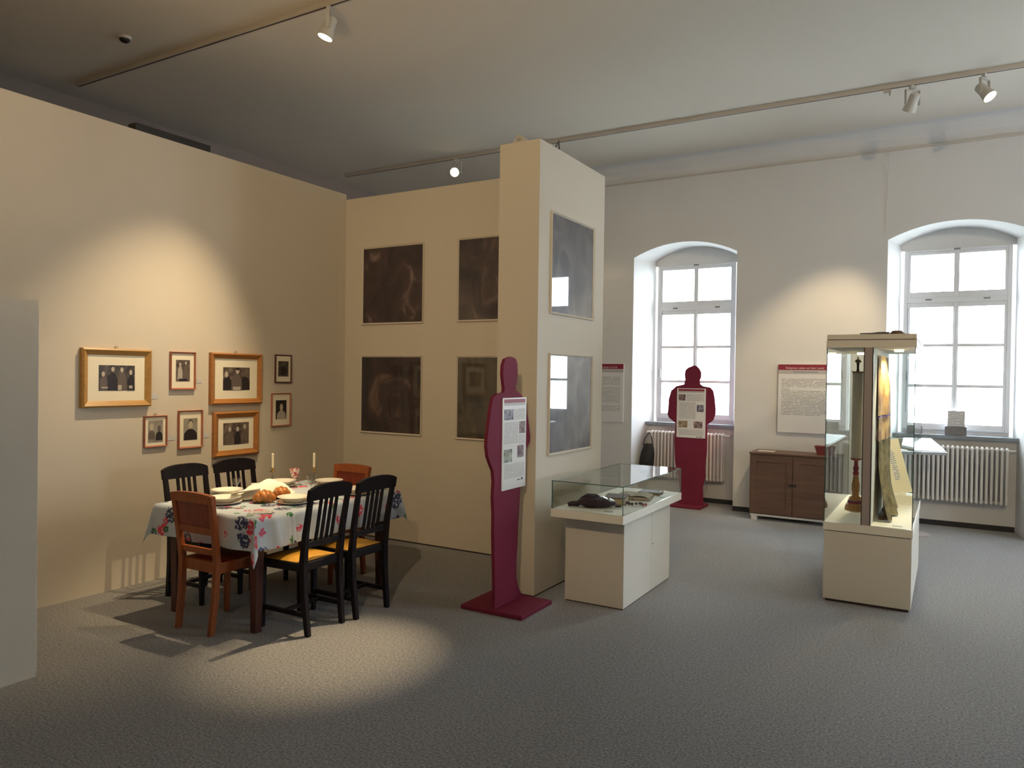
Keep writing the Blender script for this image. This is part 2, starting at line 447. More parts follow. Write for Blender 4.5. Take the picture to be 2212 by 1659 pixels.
def tag(o, label=None, cat=None, group=None, kind=None):
    if label: o['label'] = label
    if cat: o['category'] = cat
    if group: o['group'] = group
    if kind: o['kind'] = kind
    return o
def thing(name, label, cat, loc=(0, 0, 0), rz=0.0, group=None, kind=None):
    o = bpy.data.objects.new(name, None); COL.objects.link(o)
    o.empty_display_size = 0.1
    o.location = loc; o.rotation_euler = (0, 0, rz)
    return tag(o, label, cat, group, kind)
def copy_tree(o, parent=None):
    c = o.copy(); COL.objects.link(c)
    if parent: c.parent = parent
    for ch in [x for x in bpy.data.objects if x.parent == o]:
        copy_tree(ch, c)
    return c
def letters(name, txt, size, m, parent, loc, rot=(PI / 2, 0, 0), align='LEFT', width=None):
    cu = bpy.data.curves.new('lettering', 'FONT'); cu.body = txt; cu.size = size; cu.align_x = align
    cu.extrude = 0.0004
    to = bpy.data.objects.new('lettering', cu); COL.objects.link(to)
    dg = bpy.context.evaluated_depsgraph_get()
    me = bpy.data.meshes.new_from_object(to.evaluated_get(dg))
    bpy.data.objects.remove(to)
    if width:
        xs = [v.co.x for v in me.vertices]; k = width / (max(xs) - min(xs))
        for v in me.vertices: v.co.x *= k
    me.materials.clear(); me.materials.append(MATS[m])
    o = bpy.data.objects.new(name, me); COL.objects.link(o)
    o.parent = parent; o.location = loc; o.rotation_euler = rot
    return o

# ------------------------------------------------------------------ room shell
def struct(o): return tag(o, kind='structure')
struct(MB().quad((X0, Y0, 0), (X1, Y0, 0), (X1, 9.6, 0), (X0, 9.6, 0)).build('floor', 'carpet'))
struct(MB().box(X0, X1, Y0, Y_WALL + 0.1, Z_CEIL, Z_CEIL + 0.1).build('ceiling', 'ceiling_paint'))
struct(MB().box(X0 - 0.1, X0, Y0, 9.6, 0, Z_CEIL).build('wall_left', 'plaster_brown'))
struct(MB().box(X0, X1, Y0 - 0.1, Y0, 0, Z_CEIL).build('wall_near', 'plaster'))

HW, HWI, Y_FR, Z_SP, RISE = 0.635, 0.535, 9.40, 3.035, 0.155      # niche half widths front / at frame, frame plane, arch
DFR, DB = Y_FR - Y_WALL, 0.40                                      # depth of frame plane and of the wall below the sill
def arch(hw, n=16):
    R = (hw * hw + RISE * RISE) / (2 * RISE)
    return [(x, Z_SP + RISE - R + math.sqrt(R * R - x * x)) for x in [hw * (2 * i / n - 1) for i in range(n + 1)]]
def hw_at(d): return HW + (HWI - HW) * d / DFR
def window_wall(name, xa, xb, centres, loc, rz):
    """wall with arched window niches, local X along the wall, local +Y outwards"""
    w = MB()
    edges = [xa]
    for wc in centres: edges += [wc - HW, wc + HW]
    edges.append(xb)
    for i in range(0, len(edges), 2):
        w.quad((edges[i], 0, 0), (edges[i + 1], 0, 0), (edges[i + 1], 0, Z_CEIL), (edges[i], 0, Z_CEIL))
    for wc in centres:
        a0, a1 = arch(HW), arch(HWI)
        for k in range(16):
            w.quad((wc + a0[k][0], 0, a0[k][1]), (wc + a0[k + 1][0], 0, a0[k + 1][1]), (wc + a0[k + 1][0], 0, Z_CEIL), (wc + a0[k][0], 0, Z_CEIL))
            w.quad((wc + a0[k + 1][0], 0, a0[k + 1][1]), (wc + a0[k][0], 0, a0[k][1]), (wc + a1[k][0], DFR, a1[k][1] + 0.02), (wc + a1[k + 1][0], DFR, a1[k + 1][1] + 0.02))
            w.quad((wc + a1[k][0], DFR, 2.985), (wc + a1[k + 1][0], DFR, 2.985), (wc + a1[k + 1][0], DFR, a1[k + 1][1] + 0.02), (wc + a1[k][0], DFR, a1[k][1] + 0.02))
        for sgn in (-1, 1):
            P = [(wc + sgn * HW, 0, 0), (wc + sgn * HWI, DFR, 0), (wc + sgn * HWI, DFR, Z_SP + 0.02), (wc + sgn * HW, 0, Z_SP)]
            w.quad(*(P if sgn < 0 else P[::-1]))
            w.quad((wc + sgn * 0.50, DFR + 0.02, 0.95), (wc + sgn * 0.60, DFR + 0.02, 0.95), (wc + sgn * 0.60, DFR + 0.02, 3.1), (wc + sgn * 0.50, DFR + 0.02, 3.1))
            w.quad((wc + sgn * 0.5, DFR + 0.04, 0.9), (wc + sgn * 0.5, DFR + 0.22, 0.9), (wc + sgn * 0.5, DFR + 0.22, 3.05), (wc + sgn * 0.5, DFR + 0.04, 3.05))
        b = hw_at(DB)
        w.quad((wc - b, DB, 0), (wc + b, DB, 0), (wc + b, DB, 0.95), (wc - b, DB, 0.95))
        w.quad((wc - 0.5, DFR + 0.04, 2.99), (wc + 0.5, DFR + 0.04, 2.99), (wc + 0.5, DFR + 0.22, 2.99), (wc - 0.5, DFR + 0.22, 2.99))
    n = 8                                                        # cove between wall and ceiling
    for k in range(n):
        t0, t1 = PI / 2 * k / n, PI / 2 * (k + 1) / n
        p = lambda t: (-0.16 * (1 - math.cos(t)), Z_CEIL - 0.16 + 0.16 * math.sin(t))
        (ya, za), (yb, zb) = p(t0), p(t1)
        w.quad((xa, ya, za), (xb, ya, za), (xb, yb, zb), (xa, yb, zb))
    o = struct(w.build(name, 'plaster', loc=loc, rot=(0, 0, rz)))
    for i in range(0, len(edges), 2):
        struct(MB().box(edges[i], edges[i + 1], -0.012, -0.0005, 0.0, 0.055).build('baseboard_pier', 'skirting', loc=loc, rot=(0, 0, rz)))
    for wc in centres:
        b = hw_at(DB) - 0.005
        struct(MB().box(wc - b, wc + b, DB - 0.015, DB - 0.0005, 0.0, 0.055).build('baseboard_niche', 'skirting', loc=loc, rot=(0, 0, rz)))
    return o
YB = Y_WALL + DB
window_wall('wall_far', X0, X1, WIN_C, (0, Y_WALL, 0), 0)
window_wall('wall_right', -9.6, 3.2, WIN_R, (X1, 0, 0), -PI / 2)
struct(MB().box(X0, X1, Y_WALL - 0.02, Y_WALL - 0.0005, 3.968, 3.985).build('trim_1', 'track_paint'))

# windows ---------------------------------------------------------
def make_window(i, loc, rz):
    wd = thing('window_%d' % (i + 1), None, None, loc, rz, kind='structure')
    Z0, Z1 = 1.015, 2.985
    fo = MB()
    fo.box(-0.50, -0.463, -0.03, 0.05, Z0, Z1); fo.box(0.463, 0.50, -0.03, 0.05, Z0, Z1)
    fo.box(-0.463, 0.463, -0.03, 0.05, Z0, Z0 + 0.025); fo.box(-0.463, 0.463, -0.03, 0.05, Z1 - 0.02, Z1)
    fo.build('window_frame', 'window_paint', wd, bevel=0.004)
    MB().box(-0.463, 0.463, -0.035, 0.05, 2.405, 2.46).build('transom', 'window_paint', wd, bevel=0.004)
    # top fixed light and two lower casements
    def sash(x0, x1, z0, z1, xi, zi):
        s = MB()
        xs = [x0] + [v for ab in xi for v in ab] + [x1]
        for q in range(0, len(xs), 2): s.box(xs[q], xs[q + 1], -0.02, 0.03, z0, z1)
        zs = [z0] + [v for ab in zi for v in ab] + [z1]
        for (a, c) in xi:
            for q in range(0, len(zs), 2): s.box(a, c, -0.018, 0.028, zs[q], zs[q + 1])
        so = s.build('sash', 'window_paint', wd, bevel=0.003)
        for (a, c) in xi:
            for (z2, z3) in zi:
                MB().box(a - 0.004, c + 0.004, 0.004, 0.008, z2 - 0.004, z3 + 0.004).build('pane', 'window_glass', so)
        return so
    sash(-0.463, 0.463, 2.46, 2.965, [(-0.437, -0.026), (0.026, 0.437)], [(2.525, 2.93)])
    zl = [(1.085, 1.48), (1.513, 1.923), (1.955, 2.356)]
    sash(-0.463, 0.0, 1.040, 2.405, [(-0.437, -0.026)], zl)
    sash(0.0, 0.463, 1.040, 2.405, [(0.026, 0.437)], zl)
    MB().box(-0.014, 0.014, -0.032, -0.0205, 1.045, 2.40).build('meeting_stile', 'window_paint', wd, bevel=0.003)
    for x in (-0.26, 0.28):
        MB().box(x - 0.03, x + 0.03, -0.045, -0.033, 2.428, 2.445).build('latch', 'hardware', wd)
    MB().box(-0.03, 0.03, -0.05, -0.028, 2.968, 2.984).build('latch', 'hardware', wd)
    h = MB(); h.tube([(-0.455, -0.036, 1.2), (-0.455, -0.036, 2.35)], 0.004, 6)
    h.box(-0.462, -0.448, -0.06, -0.034, 1.55, 1.65)
    h.build('espagnolette', 'hardware', wd)
    sl = MB(); b = hw_at(0.32)
    pts = [(-b + 0.001, 9.17), (b - 0.001, 9.17), (HWI - 0.001, Y_FR), (-HWI + 0.001, Y_FR)]
    for z, fl in ((0.975, 0), (0.94, 1)):
        q = [(x, y - Y_FR, z) for x, y in pts]
        sl.poly(q if not fl else q[::-1])
    q = [(x, y - Y_FR) for x, y in pts]
    for a in range(4):
        c = (a + 1) % 4
        sl.quad((q[a][0], q[a][1], 0.94), (q[c][0], q[c][1], 0.94), (q[c][0], q[c][1], 0.975), (q[a][0], q[a][1], 0.975))
    sl.build('window_sill', 'sill_stone', wd)
    MB().box(-0.5, 0.5, -0.01, 0.03, 0.975, 1.015).build('frame_foot', 'window_paint', wd)
    return wd
for i, wc in enumerate(WIN_C): make_window(i, (wc, Y_FR, 0), 0)
for i, wc in enumerate(WIN_R): make_window(len(WIN_C) + i, (X1 + DFR, -wc, 0), -PI / 2)

# ------------------------------------------------------------------ partitions
pl = thing('display_partition', 'long cream display wall carrying the eight small framed photographs', 'partition', (-5.12, 1.0, 0))
MB().box(-0.07, 0.07, -3.6, 4.42, 0.0, 3.265).build('panel', 'partition_paint', pl)
MB().box(0.0695, 0.0705, 4.35, 4.353, 0.0, 3.26).build('seam', 'case_paint', pl)
pb = thing('display_partition', 'cream display wall behind the dining table with four dark square prints', 'partition', (-4.0, 5.47, 0))
MB().box(-1.05, 1.195, -0.05, 0.05, 0.015, 3.215).build('panel', 'partition_paint', pb)
MB().box(-1.05, 1.195, -0.04, 0.04, 0.0, 0.015).build('foot', 'seam_dark', pb)
pp = thing('display_pillar', 'freestanding cream pillar with two dark prints on its window side', 'partition', (-2.6375, 5.13, 0))
MB().box(-0.1625, 0.1625, -0.56, 0.565, 0.012, 3.19).build('panel', 'partition_paint', pp)
MB().box(-0.155, 0.155, -0.55, 0.555, 0.0, 0.012).build('foot', 'seam_dark', pp)
pf = thing('display_partition', 'low cream panel at the left picture edge, nearest the camera', 'partition', (-3.99, 1.2, 0))
MB().box(-0.02, 0.05, -2.6, 0.83, 0.0, 1.89).build('panel', 'partition_paint', pf)
MB().box(-0.05, -0.0201, -2.6, 0.87, 0.0, 1.86).build('edge_strip', 'case_paint', pf)
tag(MB().box(-5.19, -5.10, 3.29, 3.92, 3.266, 3.335).build('wooden_batten', 'skirting'),
    'dark batten lying on top of the long photograph wall', 'batten')

# ------------------------------------------------------------------ framed pictures
def picture(name, label, cat, loc, rz, w, h, fw, depth, fmat, pw=None, ph=None, pmat='sepia_dark', mat_m='mat_board', figures=(), group=None, ring=False, rot=0.0):
    t = thing(name, label, cat, loc, rz, group)
    if rot: t.rotation_euler = (0, rot, rz)
    fr = MB()
    O = [(-w / 2, -h / 2), (w / 2, -h / 2), (w / 2, h / 2), (-w / 2, h / 2)]
    I = [(-w / 2 + fw, -h / 2 + fw), (w / 2 - fw, -h / 2 + fw), (w / 2 - fw, h / 2 - fw), (-w / 2 + fw, h / 2 - fw)]
    m1 = fw * 0.25
    A = [(x - math.copysign(m1, x), z - math.copysign(m1, z)) for x, z in O]
    for k in range(4):
        j = (k + 1) % 4
        fr.quad((O[k][0], 0, O[k][1]), (O[j][0], 0, O[j][1]), (O[j][0], -depth * 0.8, O[j][1]), (O[k][0], -depth * 0.8, O[k][1]))
        fr.quad((O[k][0], -depth * 0.8, O[k][1]), (O[j][0], -depth * 0.8, O[j][1]), (A[j][0], -depth, A[j][1]), (A[k][0], -depth, A[k][1]))
        fr.quad((A[k][0], -depth, A[k][1]), (A[j][0], -depth, A[j][1]), (I[j][0], -depth * 0.45, I[j][1]), (I[k][0], -depth * 0.45, I[k][1]))
        fr.quad((I[k][0], -depth * 0.45, I[k][1]), (I[j][0], -depth * 0.45, I[j][1]), (I[j][0], 0, I[j][1]), (I[k][0], 0, I[k][1]))
    fr.quad(*[(x, 0.0, z) for x, z in O[::-1]])
    fr.build('frame', fmat, t)
    d2 = depth * 0.4
    if pw:
        MB().box(-w / 2 + fw, w / 2 - fw, -d2, -0.001, -h / 2 + fw, h / 2 - fw).build('mat_board', mat_m, t)
        p = MB().box(-pw / 2, pw / 2, -d2 - 0.001, -d2, -ph / 2, ph / 2).build('photograph', pmat, t)
        for kind, fx, fz, sx, sz, fm in figures:
            s = MB()
            if kind == 'e':
                pts = [(fx * pw + sx * pw * math.cos(2 * PI * q / 16), fz * ph + sz * ph * math.sin(2 * PI * q / 16)) for q in range(16)]
            elif kind == 's':      # shoulders
                pts = [(fx * pw + sx * pw * a, fz * ph + sz * ph * b) for a, b in ((-1, -1), (1, -1), (0.95, 0.2), (0.6, 0.75), (0.25, 1), (-0.25, 1), (-0.6, 0.75), (-0.95, 0.2))]
            else:
                pts = [(fx * pw + sx * pw * a, fz * ph + sz * ph * b) for a, b in ((-1, -1), (1, -1), (1, 1), (-1, 1))]
            pts = [(max(-pw / 2, min(pw / 2, x)), max(-ph / 2, min(ph / 2, z))) for x, z in pts]
            k = len(p.children)
            s.prism(pts, -d2 - 0.0014 - 0.0003 * k, -d2 - 0.0009)
            s.build('printed_figure', fm, p)
    else:
        MB().box(-w / 2 + fw, w / 2 - fw, -d2, -0.001, -h / 2 + fw, h / 2 - fw).build('print', pmat, t)
    if ring:
        MB().tube([(0.012 * math.cos(a), -0.006, h / 2 + 0.008 + 0.012 * math.sin(a)) for a in [2 * PI * q / 12 for q in range(12)]], 0.0015, 5, closed=True).build('hanging_ring', 'brass', t)
    return t
XL = -5.05
H, S, D = 'e', 's', 'dark_print'
def portrait(x, z, r, hm='skin_print', bm='dark_print', sw=3.2, bh=0.3):
    return [(S, x, z - r * 1.1 - bh, r * sw, bh, bm), (H, x, z, r, r * 1.15, hm)]
GP = 'framed family photographs on the long wall'
picture('framed_photo', 'large gold framed photograph of a family group, leftmost on the wall', 'picture', (XL, 3.122, 1.49), PI / 2, 0.505, 0.408, 0.045, 0.04, 'gold_wood', 0.262, 0.177, 'sepia_dark', ring=True, group=GP,
        figures=[(S, -0.38, -0.25, 0.1, 0.3, 'mid_print'), (H, -0.38, 0.15, 0.045, 0.1, 'skin_print'), (S, -0.12, -0.15, 0.14, 0.35, 'dark_print'), (H, -0.12, 0.34, 0.045, 0.1, 'skin_print'),
                 (S, 0.14, -0.1, 0.13, 0.35, 'mid_print'), (H, 0.13, 0.32, 0.045, 0.1, 'skin_print'), (S, 0.4, -0.2, 0.1, 0.3, 'dark_print'), (H, 0.38, 0.22, 0.045, 0.1, 'skin_print'),
                 ('r', 0.07, -0.38, 0.05, 0.1, 'skin_print'), ('r', 0.38, -0.36, 0.05, 0.06, 'pale_print'), ('r', -0.35, -0.38, 0.09, 0.03, 'pale_print')])
picture('framed_photo', 'narrow red framed photograph of two standing figures in the spotlight', 'picture', (XL, 3.648, 1.547), PI / 2, 0.215, 0.287, 0.013, 0.022, 'thin_wood', 0.12, 0.164, 'sepia_mid', group=GP,
        figures=[(S, -0.2, -0.1, 0.17, 0.32, 'pale_print'), (H, -0.2, 0.3, 0.07, 0.08, 'skin_print'), (S, 0.2, -0.05, 0.17, 0.34, 'mid_print'), (H, 0.2, 0.36, 0.07, 0.08, 'skin_print'), ('r', 0.0, -0.42, 0.3, 0.05, 'dark_print')])
picture('framed_photo', 'wide gold framed photograph of a man among others, upper right group', 'picture', (XL, 4.139, 1.487), PI / 2, 0.508, 0.414, 0.045, 0.04, 'amber_wood', 0.264, 0.186, 'sepia_mid', group=GP, ring=True,
        figures=[(S, -0.35, -0.2, 0.17, 0.3, 'dark_print'), (H, -0.38, 0.18, 0.06, 0.13, 'skin_print'), (S, 0.33, -0.2, 0.19, 0.3, 'dark_print'), (H, 0.36, 0.18, 0.055, 0.12, 'mid_print'), (S, 0.0, -0.15, 0.2, 0.36, 'mid_print'), (H, 0.03, 0.34, 0.065, 0.13, 'skin_print'), (H, 0.03, 0.43, 0.065, 0.06, 'dark_print'), ('r', 0.0, -0.42, 0.14, 0.07, 'pale_print')])
picture('framed_photo', 'tiny dark framed photograph, topmost at the right end of the group', 'picture', (XL, 4.643, 1.575), PI / 2, 0.185, 0.247, 0.012, 0.02, 'table_wood', 0.116, 0.134, 'sepia_dark', group=GP,
        figures=[(S, 0, -0.1, 0.28, 0.3, 'dark_print'), (H, -0.1, 0.3, 0.08, 0.1, 'mid_print'), (H, 0.15, 0.32, 0.07, 0.09, 'mid_print')])
picture('framed_photo', 'small red framed portrait with dark background beside the candles', 'picture', (XL, 4.622, 1.218), PI / 2, 0.215, 0.289, 0.011, 0.02, 'thin_wood', 0.121, 0.166, 'dark_print', group=GP,
        figures=[(S, 0.02, -0.28, 0.42, 0.24, 'pale_print'), (H, 0.02, 0.12, 0.15, 0.2, 'skin_print')])
picture('framed_photo', 'small red framed photograph of two people, lowest on the left', 'picture', (XL, 3.425, 1.098), PI / 2, 0.184, 0.231, 0.012, 0.02, 'thin_wood', 0.119, 0.163, 'sepia_grey', group=GP, ring=True,
        figures=portrait(-0.27, 0.2, 0.14, 'skin_print', 'mid_print', 1.7, 0.2) + portrait(0.24, 0.12, 0.12, 'mid_print', 'dark_print', 1.9, 0.2))
picture('framed_photo', 'red framed half-length portrait of a person in black above the chairs', 'picture', (XL, 3.718, 1.098), PI / 2, 0.212, 0.292, 0.013, 0.022, 'thin_wood', 0.122, 0.166, 'sepia_grey', group=GP,
        figures=[(S, 0.0, -0.25, 0.47, 0.26, 'dark_print'), (H, 0.0, 0.27, 0.17, 0.18, 'dark_print'), (H, 0.0, 0.2, 0.16, 0.19, 'skin_print')])
picture('framed_photo', 'amber framed group photograph hanging just above the black chairs', 'picture', (XL, 4.142, 1.039), PI / 2, 0.449, 0.362, 0.05, 0.035, 'amber_wood', 0.254, 0.178, 'sepia_mid', group=GP,
        figures=[(S, -0.25, -0.15, 0.12, 0.3, 'mid_print'), (H, -0.25, 0.22, 0.06, 0.12, 'pale_print'), (S, 0.05, -0.2, 0.13, 0.3, 'dark_print'), (H, 0.05, 0.2, 0.06, 0.11, 'pale_print'), (S, 0.33, -0.1, 0.12, 0.3, 'mid_print'), (H, 0.33, 0.3, 0.055, 0.12, 'pale_print')])
for (y, z, wd, lab) in ((3.413, 1.356, 0.07, 'small caption card right of the largest gold frame'), (3.80, 1.47, 0.05, 'small caption card right of the spotlit red frame'),
                        (3.56, 1.04, 0.055, 'small caption card between the two low red frames'), (3.865, 1.04, 0.05, 'small caption card left of the amber framed photograph')):
    tag(MB().box(-wd / 2, wd / 2, -0.002, 0, -0.018, 0.018).build('caption_card', 'text_tiny', loc=(XL, y, z), rot=(0, 0, PI / 2)), lab, 'label card', 'caption cards on the long wall')

GD = 'dark square prints'
for nm, x, z, k, lab in (('a', -4.468, 2.37, 0, 'dark abstract square print, upper left on the wall behind the table'), ('b', -3.372, 2.372, 1, 'dark reddish square print, upper right and half behind the pillar'),
                         ('c', -4.475, 1.349, 2, 'dark square print, lower left above the far chair'), ('d', -3.372, 1.346, 3, 'glossy square print, lower right beside the red figure')):
    picture('wall_print', lab, 'picture', (x, 5.42, z), 0, 0.73, 0.73, 0.016, 0.018, 'partition_paint', pmat='dark_print_%d' % k, group=GD)
for y, z, k, lab in ((5.11, 2.36, 4, 'upper dark print on the window side of the pillar'), (5.108, 1.342, 5, 'lower dark print on the window side of the pillar')):
    picture('wall_print', lab, 'picture', (-2.475, y, z), PI / 2, 0.742, 0.735, 0.016, 0.018, 'partition_paint', pmat='dark_print_%d' % k, group=GD)

# ------------------------------------------------------------------ silhouette figures with text panels
FIG1 = [(-0.018, 1.671), (-0.085, 1.654), (-0.11, 1.614), (-0.115, 1.557), (-0.103, 1.501), (-0.091, 1.455), (-0.101, 1.433), (-0.177, 1.428), (-0.235, 1.401), (-0.254, 1.335), (-0.277, 1.237), (-0.295, 1.139), (-0.298, 1.095), (-0.282, 1.028), (-0.245, 0.969), (-0.217, 0.933), (-0.204, 0.865), (-0.212, 0.754), (-0.199, 0.64), (-0.2, 0.528), (-0.193, 0.415), (-0.185, 0.301), (-0.178, 0.186), (-0.18, 0.03), (0.175, 0.03), (0.16, 0.06), (0.131, 0.09), (0.115, 0.125), (0.095, 0.175), (0.096, 0.299), (0.109, 0.415), (0.113, 0.533), (0.126, 0.649), (0.135, 0.766), (0.152, 0.99), (0.199, 1.034), (0.259, 1.089), (0.263, 1.125), (0.244, 1.199), (0.211, 1.297), (0.177, 1.369), (0.14, 1.412), (0.104, 1.43), (0.057, 1.448), (0.054, 1.477), (0.071, 1.512), (0.077, 1.571), (0.07, 1.629), (0.051, 1.658), (0.016, 1.668)]
FIG2 = [(0.021, 1.694), (-0.046, 1.667), (-0.079, 1.633), (-0.085, 1.578), (-0.077, 1.512), (-0.092, 1.467), (-0.189, 1.443), (-0.25, 1.386), (-0.278, 1.285), (-0.283, 1.173), (-0.291, 1.105), (-0.274, 1.061), (-0.216, 1.019), (-0.188, 0.998), (-0.191, 0.886), (-0.201, 0.796), (-0.185, 0.53), (-0.135, 0.311), (-0.114, 0.134), (-0.13, 0.03), (0.165, 0.03), (0.158, 0.16), (0.153, 0.247), (0.181, 0.381), (0.175, 0.49), (0.194, 0.666), (0.195, 0.84), (0.192, 0.993), (0.263, 1.05), (0.29, 1.128), (0.289, 1.193), (0.274, 1.322), (0.257, 1.398), (0.224, 1.436), (0.136, 1.45), (0.103, 1.471), (0.095, 1.515), (0.112, 1.559), (0.111, 1.613), (0.088, 1.657), (0.054, 1.689)]
def text_panel(parent, x0, x1, z0, z1, y, photos, board='panel_white', texts=()):
    w, h = x1 - x0, z1 - z0; cx, cz = (x0 + x1) / 2, (z0 + z1) / 2
    p = MB().box(-w / 2, w / 2, -0.006, 0, -h / 2, h / 2).build('text_panel', board, parent, loc=(cx, y, cz))
    p['label'] = 'white printed text panel'
    MB().box(-w / 2 + w * 0.05, w / 2 - w * 0.05, -0.0068, -0.006, h * 0.445, h * 0.485).build('header_bar', 'header_red', p)
    MB().box(-w / 2 + w * 0.05, w / 2 - w * 0.05, -0.0066, -0.006, h * 0.415, h * 0.444).build('subtitle_bar', 'header_grey', p)
    for (a, b, c, d) in texts:
        MB().box(w * a, w * b, -0.0066, -0.006, h * c, h * d).build('text_block', 'text_tiny', p)
    for (a, b, c, d, m) in photos:
        MB().box(w * a, w * b, -0.0072, -0.006, h * c, h * d).build('printed_photo', m, p)
    return p
def silhouette(label, loc, rz, outline, base, panel, photos, texts, board):
    t = thing('silhouette_figure', label, 'figure', loc, rz, 'red silhouette figures')
    MB().prism(outline, -0.012, 0.012).build('figure_board', 'silhouette_red', t)
    MB().box(base[0], base[1], base[2], base[3], 0.0, 0.03).build('base_plate', 'silhouette_red', t, bevel=0.006)
    text_panel(t, *panel, -0.013, photos, board, texts)
    return t
f1 = silhouette('dark red person silhouette with tall text panel beside the pillar', (-2.53, 4.3, 0), PI / 2, FIG1, (-0.21, 0.205, -0.232, 0.235), (-0.123, 0.19, 0.789, 1.398),
           [(-0.44, -0.06, 0.26, 0.375, 'photo_blue'), (0.2, 0.46, 0.1, 0.235, 'photo_violet'), (-0.44, -0.1, -0.2, -0.06, 'photo_green'), (0.13, 0.4, -0.165, -0.03, 'photo_violet'), (0.3, 0.38, -0.42, -0.395, 'photo_blue'), (0.15, 0.24, -0.42, -0.405, 'ink')],
           [(-0.02, 0.44, 0.26, 0.38), (-0.42, 0.16, 0.0, 0.235), (0.18, 0.44, -0.02, 0.09), (-0.42, 0.44, -0.38, -0.22)], 'panel_white')
f2 = silhouette('dark red person silhouette standing in front of the left window', (-2.66, 8.8, 0), 0, FIG2, (-0.25, 0.17, -0.15, 0.2), (-0.172, 0.176, 0.83, 1.42),
           [(-0.44, -0.2, 0.25, 0.375, 'photo_violet'), (0.2, 0.44, 0.03, 0.17, 'photo_blue'), (-0.44, -0.12, -0.3, -0.16, 'photo_ochre'), (0.1, 0.4, -0.3, -0.165, 'photo_violet'), (0.3, 0.38, -0.485, -0.465, 'photo_green'), (0.2, 0.26, -0.485, -0.47, 'box_red')],
           [(-0.16, 0.44, 0.24, 0.39), (-0.42, 0.16, -0.12, 0.22), (-0.42, 0.44, -0.45, -0.33)], 'panel_white')

# wall text boards
def wall_board(label, loc, w, h, header, sub, letters_left, lw, blocks, name='text_board'):
    t = thing(name, label, 'sign', loc, 0, 'text boards on the window wall')
    MB().box(-w / 2, w / 2, -0.02, 0, -h / 2, h / 2).build('board', 'panel_white', t)
    MB().box(-w / 2, w / 2, -0.0208, -0.02, h / 2 - 0.062, h / 2).build('header_bar', 'header_red', t)
    MB().box(-w / 2, w / 2, -0.0206, -0.02, h / 2 - 0.107, h / 2 - 0.062).build('subtitle_bar', 'header_grey', t)
    letters('lettering', header, 0.033, 'header_letter', t, (letters_left, -0.0212, h / 2 - 0.05), width=lw)
    if sub:
        MB().box(-0.13, 0.13, -0.003, 0.003, -0.0028, 0.0028).build('subtitle_line', 'ink', t, loc=(0.02, -0.0186, h / 2 - 0.085))
    for (a, b, c, d) in blocks:
        MB().box(a, b, -0.0206, -0.02, c, d).build('text_block', 'text_dark' if sub else 'text_small', t)
    return t
wall_board('white text board with red header lit yellow above the brown cabinet', (-1.405, Y_WALL, 1.33), 0.54, 0.765, 'Religi\u00f6ses Leben auf dem Lande', True, -0.19, 0.40, [(-0.235, 0.235, 0.12, 0.225), (-0.235, -0.15, 0.1, 0.118), (-0.235, 0.235, -0.165, 0.095), (-0.235, 0.18, -0.185, -0.17)])
wall_board('grey shaded text board with red header between pillar and window', (-3.815, Y_WALL, 1.34), 0.54, 0.735, 'Synagoge L\u00f6rrach', None, -0.055, 0.24, [(-0.235, 0.235, 0.1, 0.21), (-0.235, 0.235, -0.13, 0.08), (-0.235, 0.235, -0.23, -0.15)])

# ------------------------------------------------------------------ dining table, cloth, chairs
TX0, TX1, TY0, TY1, TZ = -4.36, -3.44, 2.97, 4.27, 0.70
tb = thing('dining_table', 'dark wooden dining table under a flowered cloth', 'table', ((TX0 + TX1) / 2, (TY0 + TY1) / 2, 0))
hx, hy = (TX1 - TX0) / 2, (TY1 - TY0) / 2
MB().box(-hx, hx, -hy, hy, TZ - 0.035, TZ - 0.006).build('tabletop', 'table_wood', tb)
MB().box(-hx + 0.07, hx - 0.07, -hy + 0.07, hy - 0.07, TZ - 0.12, TZ - 0.036).build('apron', 'table_wood', tb)
for sx in (-1, 1):
    for sy in (-1, 1):
        MB().bar([(sx * (hx - 0.09), sy * (hy - 0.09), 0), (sx * (hx - 0.09), sy * (hy - 0.09), TZ - 0.036)], [0.045, 0.065], [0.045, 0.065]).build('leg', 'table_wood', tb)
OV = 0.20
def cloth_pt(u, v):
    X, Y = (u * 2 - 1) * (hx + OV), (v * 2 - 1) * (hy + OV)
    du, dv = max(0, abs(X) - hx), max(0, abs(Y) - hy)
    d = math.hypot(du, dv)
    cx_, cy_ = max(-hx, min(hx, X)), max(-hy, min(hy, Y))
    if d < 1e-6: return (cx_, cy_, TZ)
    ax, ay = math.copysign(du / d, X), math.copysign(dv / d, Y)
    ripple = 0.012 * math.sin(cx_ * 19 + cy_ * 17 + 1.0) * min(1, d / 0.1)
    corner = (du * dv) / (d * d) * 2
    o = 0.010 + (0.06 + 0.20 * corner) * d + ripple * (1 - corner)
    if d < 0.03: o = o * d / 0.03
    # small fold either side of each corner
    return (cx_ + ax * o, cy_ + ay * o, TZ - max(0, d - 0.008))
cl = MB().grid(cloth_pt, 70, 90, uv=True).build('tablecloth', 'tablecloth_print', smooth=True, loc=((TX0 + TX1) / 2, (TY0 + TY1) / 2, 0.001), uvscale=(1.32, 1.7), sharp=180)
tag(cl, 'pale blue tablecloth printed with red flowers and dark grapes', 'tablecloth')

